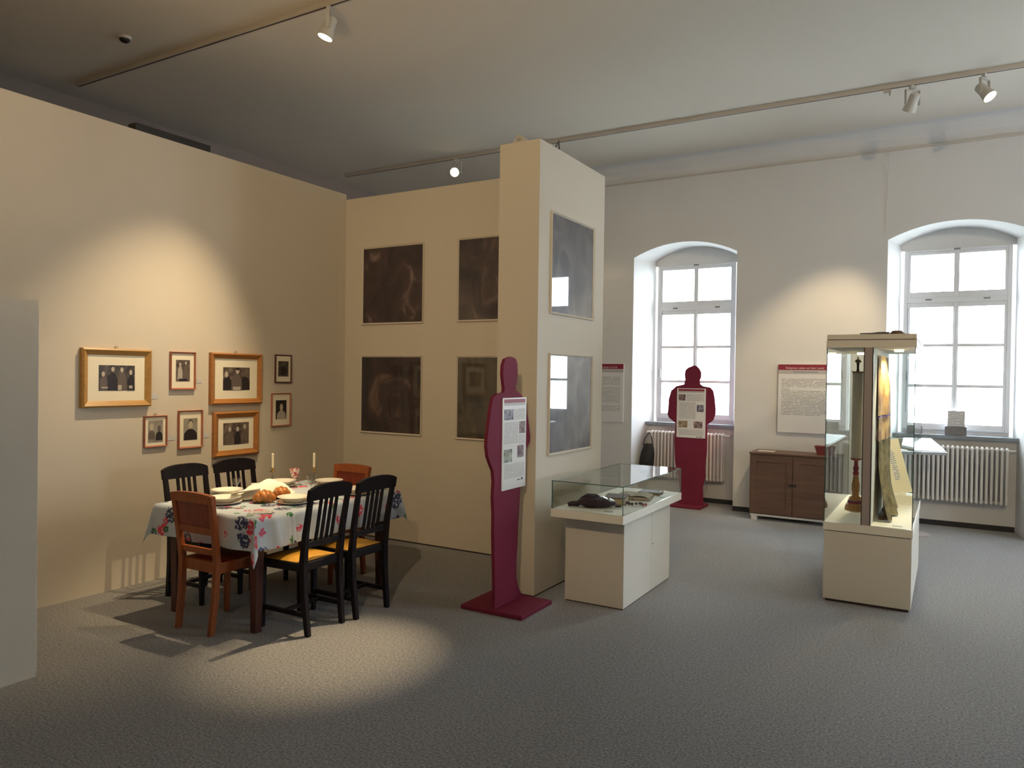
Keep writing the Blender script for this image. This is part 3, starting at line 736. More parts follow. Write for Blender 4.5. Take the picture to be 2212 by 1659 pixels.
def black_chair(label, loc, rz):
    t = thing('dining_chair', label, 'chair', loc, rz, 'black slat-back dining chairs')
    for sx in (-1, 1):
        MB().bar([(sx * 0.145, -0.20, 0), (sx * 0.15, -0.172, 0.25), (sx * 0.152, -0.165, 0.42), (sx * 0.156, -0.185, 0.6), (sx * 0.160, -0.232, 0.855)], [0.028, 0.034, 0.038, 0.034, 0.030], [0.032, 0.036, 0.04, 0.03, 0.024]).build('back_post', 'black_wood', t, bevel=0.004)
        MB().bar([(sx * 0.155, 0.165, 0), (sx * 0.155, 0.165, 0.40)], [0.026, 0.036], [0.026, 0.036]).build('leg', 'black_wood', t, bevel=0.004)
        MB().box(sx * 0.15 - 0.009, sx * 0.15 + 0.009, -0.165, 0.155, 0.11, 0.135).build('stretcher', 'black_wood', t)
    MB().box(-0.142, 0.142, -0.02, 0.0, 0.112, 0.133).build('stretcher', 'black_wood', t)
    # arched top rail
    tr = MB(); n = 12
    for k in range(n):
        xa, xb = -0.178 + 0.356 * k / n, -0.178 + 0.356 * (k + 1) / n
        za = lambda x: 0.893 - 0.030 * (abs(x) / 0.178) ** 3.2
        zb = lambda x: 0.800
        ya = lambda z: -0.185 - 0.047 * (z - 0.6) / 0.255
        for (y_, fl) in ((0.014, 0), (-0.014, 1)):
            q = [(xa, ya(zb(xa)) + y_, zb(xa)), (xb, ya(zb(xb)) + y_, zb(xb)), (xb, ya(za(xb)) + y_, za(xb)), (xa, ya(za(xa)) + y_, za(xa))]
            tr.poly(q[::-1] if not fl else q)
        tr.quad((xa, ya(za(xa)) - 0.014, za(xa)), (xb, ya(za(xb)) - 0.014, za(xb)), (xb, ya(za(xb)) + 0.014, za(xb)), (xa, ya(za(xa)) + 0.014, za(xa)))
        tr.quad((xa, ya(zb(xa)) + 0.014, zb(xa)), (xb, ya(zb(xb)) + 0.014, zb(xb)), (xb, ya(zb(xb)) - 0.014, zb(xb)), (xa, ya(zb(xa)) - 0.014, zb(xa)))
    for x in (-0.178, 0.178):
        q = [(x, -0.185 - 0.047 * (z - 0.6) / 0.255 + s, z) for s, z in ((-0.014, 0.80), (0.014, 0.80), (0.014, 0.863), (-0.014, 0.863))]
        tr.poly(q if x > 0 else q[::-1])
    tr.build('top_rail', 'black_wood', t)
    MB().box(-0.135, 0.135, -0.186, -0.164, 0.515, 0.548).build('lower_rail', 'black_wood', t)
    for x in (-0.066, -0.022, 0.022, 0.066):
        MB().bar([(x, -0.173, 0.53), (x, -0.19, 0.62), (x, -0.222, 0.81)], 0.019, 0.012).build('slat', 'black_wood', t)
    sf = MB()
    sf.prism([(-0.165, -0.17), (0.165, -0.17), (0.185, 0.19), (-0.185, 0.19)], 0, 0.05)
    sf.v = [(x, z, 0.375 + y) for x, y, z in sf.v]
    sf.f = [f[::-1] for f in sf.f]
    sf.build('seat_frame', 'black_wood', t, bevel=0.006)
    def seat(u, v):
        b = 0.148 + 0.018 * v
        x = (u * 2 - 1) * b; y = -0.14 + 0.305 * v
        return (x, y, 0.4255 + 0.016 * (1 - (u * 2 - 1) ** 4) * (1 - (v * 2 - 1) ** 4))
    MB().grid(seat, 12, 12).build('seat_cushion', 'seat_leather', t, smooth=True, sharp=180)
    return t
def orange_chair(label, loc, rz):
    t = thing('dining_chair', label, 'chair', loc, rz, 'orange panel-back dining chairs')
    for sx in (-1, 1):
        MB().bar([(sx * 0.142, -0.205, 0), (sx * 0.147, -0.18, 0.22), (sx * 0.15, -0.172, 0.42), (sx * 0.157, -0.195, 0.6), (sx * 0.163, -0.225, 0.80)], [0.03, 0.034, 0.036, 0.036, 0.036], [0.034, 0.036, 0.036, 0.03, 0.026]).build('back_post', 'orange_wood', t, bevel=0.004)
        MB().bar([(sx * 0.15, 0.16, 0), (sx * 0.15, 0.16, 0.38)], [0.028, 0.038], [0.028, 0.038]).build('leg', 'orange_wood', t, bevel=0.004)
    yb = lambda z: -0.195 - 0.03 * (z - 0.6) / 0.2
    def slab(name, x, z0, z1, arch_, m, th, par):
        s = MB(); n = 10
        top = lambda a: z1 - arch_ * (abs(a) / x) ** 2.5
        for k in range(n):
            a, b = -x + 2 * x * k / n, -x + 2 * x * (k + 1) / n
            for yo, fl in ((th / 2, 0), (-th / 2, 1)):
                q = [(a, yb(z0) + yo, z0), (b, yb(z0) + yo, z0), (b, yb(top(b)) + yo, top(b)), (a, yb(top(a)) + yo, top(a))]
                s.poly(q[::-1] if not fl else q)
            s.quad((a, yb(top(a)) - th / 2, top(a)), (b, yb(top(b)) - th / 2, top(b)), (b, yb(top(b)) + th / 2, top(b)), (a, yb(top(a)) + th / 2, top(a)))
            s.quad((a, yb(z0) + th / 2, z0), (b, yb(z0) + th / 2, z0), (b, yb(z0) - th / 2, z0), (a, yb(z0) - th / 2, z0))
        for a in (-x, x):
            s.quad((a, yb(z0) - th / 2, z0), (a, yb(z0) + th / 2, z0), (a, yb(top(a)) + th / 2, top(a)), (a, yb(top(a)) - th / 2, top(a)))
        return s.build(name, m, par)
    slab('top_rail', 0.180, 0.772, 0.835, 0.014, 'orange_wood', 0.03, t)
    slab('back_panel', 0.142, 0.63, 0.7715, 0.0, 'red_veneer', 0.012, t)
    slab('back_rail', 0.143, 0.585, 0.6295, 0.0, 'orange_wood', 0.022, t)
    MB().box(-0.135, 0.135, -0.188, -0.166, 0.465, 0.50).build('lower_rail', 'orange_wood', t)
    sf = MB().prism([(-0.165, -0.175), (0.165, -0.175), (0.18, 0.185), (-0.18, 0.185)], 0, 0.065)
    sf.v = [(x, z, 0.355 + y) for x, y, z in sf.v]; sf.f = [f[::-1] for f in sf.f]
    sf.build('seat_frame', 'orange_wood', t, bevel=0.006)
    MB().grid(lambda u, v: ((u * 2 - 1) * 0.15, -0.145 + 0.31 * v, 0.4205 + 0.016 * (1 - (u * 2 - 1) ** 4) * (1 - (v * 2 - 1) ** 4)), 10, 10).build('seat_cushion', 'red_veneer', t, smooth=True, sharp=180)
    return t
black_chair('black slat-back chair with yellow seat, nearest on the room side of the table', (-3.42, 3.311, 0), PI / 2 + 0.02)
black_chair('black slat-back chair with yellow seat, farther one on the room side of the table', (-3.392, 3.707, 0), PI / 2 - 0.02)
black_chair('black slat-back chair between table and photo wall, nearer the camera', (-4.40, 3.375, 0), -PI / 2)
black_chair('black slat-back chair between table and photo wall, under the amber frame', (-4.40, 3.79, 0), -PI / 2 - 0.03)
orange_chair('orange brown panel-back chair at the near end of the table', (-3.843, 3.073, 0), 0.03)
orange_chair('orange brown panel-back chair at the far end of the table', (-4.03, 4.20, 0), PI)

# ---- things on the table
ZT = TZ + 0.0025
def plate_stack(label_lower, label_upper, x, y, two=True, k=1.0, tilt=0):
    t = MB().lathe([(0.0, 0.004), (0.055 * k, 0.004), (0.060 * k, 0.0), (0.066 * k, 0.0), (0.078 * k, 0.006), (0.108 * k, 0.014), (0.109 * k, 0.017), (0.076 * k, 0.010), (0.06 * k, 0.0075), (0.0, 0.0075)], seg=32)
    o = t.build('plate', 'porcelain', loc=(x, y, ZT), smooth=True); tag(o, label_lower, 'plate', 'white plates on the table')
    if two:
        s = MB().lathe([(0.0, 0.004), (0.05 * k, 0.004), (0.054 * k, 0), (0.058 * k, 0.0), (0.082 * k, 0.022), (0.103 * k, 0.030), (0.104 * k, 0.033), (0.078 * k, 0.026), (0.055 * k, 0.008), (0, 0.008)], seg=32)
        o = s.build('soup_plate', 'porcelain', loc=(x, y, ZT + 0.0125), smooth=True); tag(o, label_upper, 'plate', 'white soup plates on the table')
plate_stack('white dinner plate under the bowl nearest the orange chair', 'white soup plate nearest the near orange chair', -3.985, 3.19)
plate_stack('white dinner plate under the bowl on the photo wall side, near end', 'white soup plate on the photo wall side, near end', -4.225, 3.405)
plate_stack('white dinner plate under the bowl beside the bread', 'white soup plate beside the bread on the room side', -3.64, 3.45)
plate_stack('white dinner plate under the bowl behind the first candle', 'white soup plate behind the first candle', -4.25, 3.91)
plate_stack('white dinner plate under the bowl at the far end of the table', 'white soup plate at the far orange chair', -3.99, 4.13)
plate_stack('white dinner plate under the bowl at the far room corner', 'white soup plate at the far corner on the room side', -3.56, 3.95)
def wine_glass(label, x, y, h=0.13, r=0.032, name='wine_glass', bowlm='drink_glass'):
    t = thing(name, label, 'glass', (x, y, ZT), 0, 'stemmed glasses on the table')
    MB().lathe([(0.028, 0), (0.028, 0.002), (0.012, 0.005), (0.004, 0.010), (0.0035, h * 0.42), (0.006, h * 0.46)], seg=16).build('stem_and_foot', 'drink_glass', t, smooth=True)
    MB().lathe([(0.006, h * 0.46), (r * 0.55, h * 0.56), (r * 0.85, h * 0.75), (r, h), (r - 0.0015, h), (r * 0.82, h * 0.75), (r * 0.5, h * 0.58), (0.0, h * 0.5)], seg=20).build('bowl', bowlm, t, smooth=True)
    return t
wine_glass('clear stemmed glass on the photo wall side by the near plates', -4.30, 3.54, 0.10)
wine_glass('clear stemmed glass right of the bread near the black chairs', -3.80, 3.76, 0.135)
wine_glass('clear stemmed glass behind the red patterned goblet', -4.20, 4.03, 0.128)
wine_glass('red and white patterned goblet in the middle of the table', -4.15, 3.94, 0.135, 0.036, 'goblet', 'red_pattern')
def candle(label, x, y):
    t = thing('candlestick', label, 'candlestick', (x, y, ZT), 0, 'candlesticks on the table')
    MB().lathe([(0.018, 0.0), (0.022, 0.010), (0.022, 0.018), (0.014, 0.028), (0.005, 0.034), (0.004, 0.085), (0.006, 0.09)], seg=16).build('stick_base', 'pewter', t, smooth=True)
    MB().lathe([(0.006, 0.09), (0.024, 0.096), (0.025, 0.100), (0.008, 0.10), (0.007, 0.118), (0.010, 0.126), (0.008, 0.128)], seg=16).build('drip_pan', 'brass', t, smooth=True)
    MB().lathe([(0.0095, 0.128), (0.0095, 0.231), (0.007, 0.233), (0.0015, 0.235)], seg=14).build('wax_candle', 'candle_wax', t, smooth=True)
candle('white candle in a slim candlestick, left of the pair', -4.37, 3.93)
candle('white candle in a slim candlestick, right of the pair', -4.155, 4.14)
def challah(label, x, y, rz, L=0.17):
    s = MB()
    for ph in (0, 2 * PI / 3, 4 * PI / 3):
        pts, rs = [], []
        for k in range(25):
            q = k / 24; e = math.sin(PI * min(1, max(0, q))) ** 0.5 + 0.05
            a = q * 3.2 * PI + ph
            pts.append(((q - 0.5) * L, 0.026 * math.sin(a) * e, 0.028 * e + 0.014 * math.sin(2 * a) * e + 0.008)); rs.append(0.022 * e + 0.004)
        s.tube(pts, rs, 10)
    zmin = min(v[2] for v in s.v); s.v = [(a, b, c - zmin) for a, b, c in s.v]
    o = s.build('braided_bread', 'bread_crust', loc=(x, y, ZT), rot=(0, 0, rz), smooth=True, sharp=180)
    tag(o, label, 'bread', 'braided loaves')
challah('glazed braided loaf in front, beside the stacked plates', -3.81, 3.36, 0.9, 0.135)
challah('glazed braided loaf peeking out behind under the white cloth', -3.84, 3.53, 0.9, 0.11)
def napkin(u, v):
    X, Y = (u - 0.5) * 0.40, (v - 0.5) * 0.24
    hgt = 0.095 * math.exp(-((X - 0.02) / 0.16) ** 4 - ((Y + 0.0) / 0.085) ** 4)
    f = 0.010 * math.sin(17 * X + 31 * Y) + 0.008 * math.sin(43 * X - 21 * Y + 1)
    return (X + 0.01 * math.sin(30 * Y), Y + 0.012 * math.sin(22 * X), 0.006 + max(0, hgt + f * (0.5 + hgt * 9) * 0.8))
o = MB().grid(napkin, 36, 26).build('bread_cloth', 'linen', loc=(-3.98, 3.50, ZT), rot=(0, 0, 0.9), smooth=True, sharp=180)
tag(o, 'crumpled white linen cloth draped over the loaves', 'napkin')
o = MB().box(-0.055, 0.055, -0.09, 0.09, 0, 0.003).build('white_leaflet', 'paper', loc=(-3.95, 3.33, ZT + 0.062), rot=(0.12, -0.22, -0.7)); tag(o, 'bright white leaflet leaning between the plates and the bread cloth', 'leaflet')
o = MB().box(-0.07, 0.07, -0.05, 0.05, 0, 0.0015).build('table_card', 'text_tiny', loc=(-3.565, 3.115, ZT), rot=(0, 0, 0.75)); tag(o, 'cream card with printed lines lying at the near table corner', 'card')
o = MB().box(-0.03, 0.03, -0.012, 0.012, 0, 0.035).build('place_card', 'paper', loc=(-4.335, 3.745, ZT + 0.0), rot=(0, 0, 0.6), bevel=0.001); tag(o, 'small white place card standing by the cloth', 'card')
def cutlery(label, x, y, rz):
    t = thing('table_knife', label, 'knife', (x, y, ZT), rz, 'table knives')
    MB().box(-0.005, 0.005, -0.085, 0.0, 0, 0.005).build('handle', 'steel', t, bevel=0.001)
    MB().prism([(-0.006, 0.0), (0.006, 0.0), (0.007, 0.06), (0.002, 0.1), (-0.006, 0.095)], -0.003, -0.001).build('blade', 'steel', t, rot=(-PI / 2, 0, 0))
cutlery('table knife at the near edge beside the front plates', -3.84, 3.10, -1.1)
cutlery('table knife on the room side by the second plates', -3.50, 3.42, 0.05)

# ------------------------------------------------------------------ low table showcase
c1 = thing('table_showcase', 'low cream table showcase with glass hood beside the pillar', 'display case', (-2.055, 5.11, 0))
MB().box(-0.215, 0.215, -0.47, 0.47, 0.008, 0.595).build('cabinet_body', 'case_paint', c1)
MB().box(-0.21, 0.21, -0.465, 0.465, 0.0, 0.008).build('foot', 'seam_dark', c1)
MB().box(0.2148, 0.2156, 0.06, 0.064, 0.012, 0.59).build('door_joint', 'partition_paint', c1)
MB().lathe([(0.006, 0), (0.006, 0.003)], (0, 0, 0), 12).build('lock', 'hardware', c1, loc=(0.215, 0.085, 0.34), rot=(0, PI / 2, 0))
MB().box(-0.262, 0.262, -0.61, 0.60, 0.5955, 0.65).build('display_top', 'case_white', c1, bevel=0.002)
GT = 0.006
z0, z1 = 0.6505, 0.835
for (a, b, c, d) in ((-0.258, 0.258, -0.606, -0.600), (-0.258, 0.258, 0.590, 0.596), (-0.258, -0.252, -0.5995, 0.5895), (0.252, 0.258, -0.5995, 0.5895)):
    MB().box(a, b, c, d, z0, z1, 0, 1).build('glass_pane', ['case_glass', 'glass_edge'], c1)
MB().box(-0.258, 0.258, -0.606, 0.596, z1 + 0.0005, z1 + GT, 0, 1).build('glass_top', ['case_glass', 'glass_edge'], c1)
ZC = 0.6505
b = thing('velvet_bundle', 'dark purple velvet bundle with pale fittings in the low showcase', 'bundle', (-2.08, 4.72, ZC), 0.45)
MB().ball((0, 0, 0.033), (0.135, 0.085, 0.033), 22, 12, wob=0.06).build('velvet', 'velvet_purple', b, smooth=True, sharp=180)
MB().ball((-0.03, 0.03, 0.055), (0.07, 0.05, 0.03), 16, 8, wob=0.08).build('fold', 'velvet_purple', b, smooth=True, sharp=180)
MB().tube([(-0.12, 0, 0.02), (-0.16, -0.02, 0.02), (-0.19, -0.01, 0.012)], [0.018, 0.013, 0.008], 8).build('tie_end', 'velvet_purple', b)
MB().tube([(-0.12, 0.02, 0.022), (-0.165, 0.035, 0.02), (-0.195, 0.04, 0.012)], [0.016, 0.012, 0.008], 8).build('tie_end', 'velvet_purple', b)
for (x, y, z, r) in ((0.06, -0.02, 0.066, 0.4), (0.085, -0.045, 0.055, 0.9), (0.105, -0.01, 0.052, 0.2)):
    MB().box(-0.018, 0.018, -0.012, 0.012, 0, 0.005).build('silver_fitting', 'panel_sheen', b, loc=(x, y, z), rot=(0.3, 0.4, r))
MB().tube([(0.15 + 0.022 * math.cos(a), -0.02 + 0.022 * math.sin(a), 0.012) for a in [2 * PI * q / 14 for q in range(14)]], 0.0035, 6, closed=True).build('ring', 'iron_dark', b)
def book(label, x, y, rz, w, d, h, cover='old_leather', z=ZC):
    t = thing('old_book', label, 'book', (x, y, z), rz, 'old books in the low showcase')
    MB().box(-w / 2, w / 2, -d / 2, d / 2, 0, 0.004).build('cover', cover, t)
    MB().box(-w / 2 + 0.004, w / 2 - 0.006, -d / 2 + 0.005, d / 2 - 0.005, 0.0042, h - 0.0045).build('pages', 'old_pages', t)
    MB().box(-w / 2, w / 2, -d / 2, d / 2, h - 0.004, h).build('cover', cover, t)
    MB().box(-w / 2 - 0.004, -w / 2, -d / 2, d / 2, 0, h).build('spine', cover, t)
book('thick closed brown book behind the velvet bundle', -2.03, 4.97, 0.25, 0.15, 0.20, 0.05)
ob = thing('old_book', 'open old book with aged pages in the middle of the low showcase', 'book', (-2.0, 5.24, ZC), 0.2, 'old books in the low showcase')
for sx in (-1, 1):
    MB().grid(lambda u, v: (sx * (0.002 + u * 0.12), (v - 0.5) * 0.2, 0.028 + 0.008 * math.sin(u * PI) - 0.006 * u), 10, 4).build('page', 'old_pages', ob, smooth=True, sharp=180)
    MB().box(min(0.002 * sx, 0.122 * sx), max(0.002 * sx, 0.122 * sx), -0.1, 0.1, 0.004, 0.021).build('pages', 'old_pages', ob)
MB().box(-0.128, 0.128, -0.105, 0.105, 0, 0.0038).build('cover', 'old_leather', ob)
book('flat dark booklet at the window end of the low showcase', -1.97, 5.52, 0.1, 0.16, 0.15, 0.018)
ch = thing('bead_chain', 'dark bead chain with a red end in the low showcase', 'chain', (-1.93, 4.93, ZC))
pts = [(-0.04 + 0.16 * k / 9, 0.025 * math.sin(k * 1.3) + 0.05 * k / 9, 0.010) for k in range(10)]
for k, p in enumerate(pts):
    MB().ball(p, 0.010, 10, 6).build('bead', 'coral_red' if k > 7 else 'iron_dark', ch, smooth=True, sharp=180)
MB().tube(pts, 0.002, 5).build('cord', 'iron_dark', ch)
for (x, y, lab) in ((-1.94, 4.61, 'small caption card at the near glass of the low showcase'), (-1.86, 4.90, 'small caption card beside the bead chain'), (-1.86, 5.42, 'small caption card at the window end of the low showcase')):
    tag(MB().box(-0.03, 0.03, -0.02, 0.02, 0, 0.002).build('caption_card', 'text_tiny', loc=(x, y, ZC), rot=(0.0, 0, 0.3)), lab, 'label card', 'caption cards in the low showcase')

# ------------------------------------------------------------------ tall showcase
CX, CY = -0.47, 6.34
c2 = thing('tall_showcase', 'tall cream showcase with glass sides and flat cap right of the picture', 'display case', (CX, CY, 0))
ax, ay = 0.278, 0.72
MB().box(-ax + 0.006, ax - 0.006, -ay + 0.006, ay - 0.006, 0.02, 0.493).build('base', 'case_paint', c2)
MB().box(-ax + 0.02, ax - 0.02, -ay + 0.02, ay - 0.02, 0.0, 0.02).build('foot', 'seam_dark', c2)
MB().box(-ax + 0.012, ax - 0.012, -ay + 0.012, ay - 0.012, 0.4935, 0.4985).build('joint', 'seam_dark', c2)
MB().box(-ax, ax, -ay, ay, 0.499, 0.556).build('display_floor', 'case_white', c2, bevel=0.002)
MB().box(-ax, ax, -ay, ay, 1.772, 1.823).build('cap', 'case_paint', c2)
MB().box(-ax + 0.01, ax - 0.01, -ay + 0.01, ay - 0.01, 1.8235, 1.8275).build('joint', 'seam_dark', c2)
MB().box(-ax + 0.004, ax - 0.002, -ay + 0.004, ay - 0.004, 1.828, 1.862).build('cap_lid', 'case_paint', c2)
zg0, zg1 = 0.5565, 1.7715
PW = 0.030
part = MB().box(-0.037, 0.023, -ay + 0.012, ay - 0.012, zg0, zg1).build('divider_panel', 'partition_paint', c2)
MB().box(-0.033, 0.019, -ay + 0.002, -ay + 0.0115, zg0, zg1).build('divider_front', 'post_grey', c2)
for x in (-0.036, 0.018):
    MB().box(x - 0.003, x + 0.003, -ay + 0.0005, -ay + 0.0115, zg0, zg1).build('divider_joint', 'seam_dark', c2)
g2 = [(-ax + 0.003, -0.0405, -ay + 0.001, -ay + 0.006), (0.0225, ax - 0.003, -ay + 0.001, -ay + 0.006),
      (-ax + 0.003, -0.0405, ay - 0.006, ay - 0.001), (0.0265, ax - 0.003, ay - 0.006, ay - 0.001),
      (-ax + 0.003, -ax + 0.008, -ay + 0.0065, ay - 0.0065), (ax - 0.008, ax - 0.003, -ay + 0.0065, ay - 0.0065)]
for (a, b_, c, d) in g2:
    MB().box(a, b_, c, d, zg0, zg1, 0, 1).build('glass_pane', ['case_glass', 'glass_edge'], c2)
for x, yl in ((-0.16, 0.4), (0.15, -0.25)):        # case lighting sunk in the cap
    lm = MB().lathe([(0.03, 0), (0.03, 0.012)], seg=16).build('case_lamp', 'lamp_glow', c2, loc=(x, yl, 1.7585))
    ld = bpy.data.lights.new('case_lamp_light', 'SPOT'); ld.energy = E_CASE * 12; ld.color = (1.0, 0.80, 0.45); ld.spot_size = 2.3; ld.spot_blend = 0.6; ld.shadow_soft_size = 0.03
    lo = bpy.data.objects.new('case_lamp_light', ld); COL.objects.link(lo); lo.parent = c2; lo.location = (x, yl, 1.755)
# cables and a lump on top of the cap
ZCAP = 1.8622
t = MB()
for k in range(3):
    t.tube([(0.10 * math.sin(k + q * 0.9) * (0.6 + 0.2 * k), 0.07 * math.cos(q * 1.1 + k), 0.008 + 0.012 * abs(math.sin(q * 0.7 + k))) for q in range(9)], 0.004, 6)
tag(t.build('cable_tangle', 'cable_grey', loc=(-0.46, 5.86, ZCAP + 0.002)), 'tangle of thin cables on top of the tall showcase', 'cable')
tag(MB().lathe([(0.05, 0), (0.05, 0.012), (0.035, 0.022), (0.03, 0.03), (0.0, 0.031)], seg=18).build('transformer', 'old_leather', loc=(-0.32, 5.80, ZCAP), smooth=True), 'small round brown transformer on top of the tall showcase', 'transformer')
# candle column in the left half
ZF = 0.5565
cd = thing('candle_column', 'thick pale candle on a turned wooden stand inside the tall showcase', 'candle', (-0.605, 6.25, ZF))
MB().lathe([(0.074, 0), (0.074, 0.018), (0.066, 0.045), (0.058, 0.052)], seg=28).build('foot', 'turned_wood', cd, smooth=True)
MB().lathe([(0.057, 0.052), (0.057, 0.064)], seg=28).build('foot_band', 'band_red', cd, smooth=True)
MB().lathe([(0.054, 0.064), (0.054, 0.074)], seg=28).build('foot_band', 'band_violet', cd, smooth=True)
MB().lathe([(0.050, 0.074), (0.045, 0.095), (0.026, 0.11), (0.022, 0.125), (0.028, 0.15), (0.029, 0.19), (0.022, 0.225), (0.018, 0.265), (0.020, 0.27)], seg=24).build('shaft', 'turned_wood', cd, smooth=True)
MB().lathe([(0.020, 0.27), (0.022, 0.285), (0.015, 0.30), (0.022, 0.315), (0.014, 0.345), (0.014, 0.375), (0.038, 0.385), (0.040, 0.395)], seg=24).build('neck', 'band_red', cd, smooth=True)
MB().lathe([(0.036, 0.3952), (0.037, 1.045)], seg=28).build('wax_column', 'big_candle', cd, smooth=True)
MB().lathe([(0.030, 1.0453), (0.046, 1.05), (0.046, 1.058), (0.0, 1.058)], seg=28).build('top_disc', 'turned_wood', cd, smooth=True)
fg = thing('figurine', 'tiny painted figurine standing on top of the thick candle', 'figurine', (-0.605, 6.25, ZF + 1.0585), 0.3)
MB().lathe([(0.011, 0), (0.012, 0.004), (0.009, 0.01), (0.008, 0.04), (0.011, 0.06)], seg=12).build('trousers', 'velvet_purple', fg, smooth=True)
MB().lathe([(0.011, 0.0602), (0.014, 0.072), (0.013, 0.088), (0.005, 0.094)], seg=12).build('jacket', 'textile_olive', fg, smooth=True)
MB().tube([(0.012, 0, 0.086), (0.02, -0.008, 0.072), (0.008, -0.018, 0.07)], 0.004, 6).build('arm', 'textile_olive', fg)
MB().tube([(-0.012, 0, 0.086), (-0.021, -0.008, 0.074), (-0.014, -0.02, 0.072)], 0.004, 6).build('arm', 'textile_olive', fg)
MB().ball((0, 0, 0.102), (0.007, 0.007, 0.009), 10, 8).build('head', 'skin_print', fg, smooth=True, sharp=180)
# textile in the right half, hung against the divider
tx = thing('hanging_textile', 'long gold and olive textile hanging on the divider of the tall showcase', 'textile', (CX + 0.0235, 6.28, ZF))
def tex(z0, z1, flare):
    def fn(u, v):
        z = z0 + (z1 - z0) * v
        g = max(0, 1 - z / 0.42)
        y = (u - 0.5) * (0.84 - 0.12 * v) - 0.05 * g
        x = 0.014 + 0.04 * math.sin(PI * u) * min(1.0, (1.2 - z) / 0.25) + 0.009 * math.sin(u * 21) + 0.006 * math.sin(u * 9 + z * 4) + flare * 0.09 * g ** 1.5 * (0.6 + 0.4 * math.sin(u * 16 + 1))
        return (x, y, z)
    return fn
MB().grid(tex(0.74, 1.17, 0), 50, 14).build('upper_cloth', 'textile_gold', tx, smooth=True, sharp=180)
MB().grid(tex(0.725, 0.7395, 0), 50, 1).build('band', 'band_violet', tx, smooth=True, sharp=180)
MB().grid(tex(0.56, 0.7245, 0), 50, 6).build('middle_cloth', 'textile_gold', tx, smooth=True, sharp=180)
MB().grid(tex(0.012, 0.5595, 1), 50, 24).build('lower_cloth', 'textile_olive', tx, smooth=True, sharp=180)
for y in (-0.37, 0.0):
    MB().tube([(0.03, y, 0.016), (0.07, y + 0.02, 0.014), (0.11, y + 0.03, 0.014)], [0.016, 0.014, 0.010], 8).build('weighted_end', 'old_leather', tx)
lb = thing('text_stand', 'sloping cream board with printed column in the tall showcase', 'sign', (-0.318, 6.82, ZF + 0.0), 0.0)
MB().box(-0.075, 0.085, -0.09, 0.09, 0.0, 0.075).build('plinth', 'case_white', lb)
bd = MB().box(-0.07, 0.07, -0.005, 0.005, 0, 0.44).build('board', 'mat_board', lb, loc=(0.008, 0.0, 0.08), rot=(-0.06, -0.26, 0.0))
MB().box(-0.028, 0.012, -0.0062, -0.005, 0.11, 0.36).build('text_block', 'text_dark', bd)
MB().box(-0.025, 0.03, -0.07, -0.02, 0.0755, 0.09).build('booklet', 'paper', lb)
tag(MB().box(-0.03, 0.03, -0.012, 0.012, 0, 0.002).build('caption_card', 'text_tiny', loc=(-0.29, 5.72, ZF)), 'small caption card on the floor of the tall showcase', 'label card')

# ------------------------------------------------------------------ cabinet, red box
cb = thing('cabinet', 'brown two-door wooden cabinet on a white plinth below the text board', 'cabinet', (-1.43, 8.61, 0))
MB().box(-0.45, 0.45, -0.19, 0.20, 0.068, 0.722).build('body', 'cabinet_wood', cb, bevel=0.003)
MB().box(-0.46, 0.46, -0.20, 0.205, 0.7225, 0.742).build('top_board', 'cabinet_wood', cb, bevel=0.003)
for sx in (-1, 1):
    d = MB()
    x0, x1 = (-0.44, -0.004) if sx < 0 else (0.004, 0.44)
    d.box(x0, x1, -0.204, -0.1905, 0.08, 0.145); d.box(x0, x1, -0.204, -0.1905, 0.645, 0.71)
    d.box(x0, x0 + 0.06, -0.204, -0.1905, 0.145, 0.645); d.box(x1 - 0.06, x1, -0.204, -0.1905, 0.145, 0.645)
    d.box(x0 + 0.06, x1 - 0.06, -0.198, -0.1905, 0.145, 0.645)
    dr = d.build('door', 'cabinet_wood', cb)
    if sx > 0:
        MB().box(-0.04, 0.04, -0.212, -0.2045, 0.395, 0.42).build('lock_plate', 'iron_dark', dr)
pn = MB()
for x in (-0.43, 0.37): pn.box(x, x + 0.06, -0.18, -0.12, 0, 0.045); pn.box(x, x + 0.06, 0.12, 0.18, 0, 0.045)
pn.box(-0.44, 0.44, -0.185, 0.19, 0.0455, 0.0675)
pn.build('plinth', 'panel_white', cb)
tag(MB().box(-0.09, 0.09, -0.04, 0.04, 0, 0.002).build('paper_strip', 'paper', loc=(-1.745, 8.62, 0.7422)), 'paper strip lying on the left end of the brown cabinet', 'paper')
rb = thing('red_box', 'small red open box on the right end of the brown cabinet', 'box', (-1.13, 8.58, 0.7422))
q = MB(); q.prism([(-0.075, 0), (0.075, 0), (0.10, 0.085), (-0.10, 0.085)], -0.06, 0.06)
q.build('body', 'box_red', rb)
MB().box(-0.105, 0.105, -0.065, 0.065, 0.0855, 0.095).build('rim', 'box_red', rb)

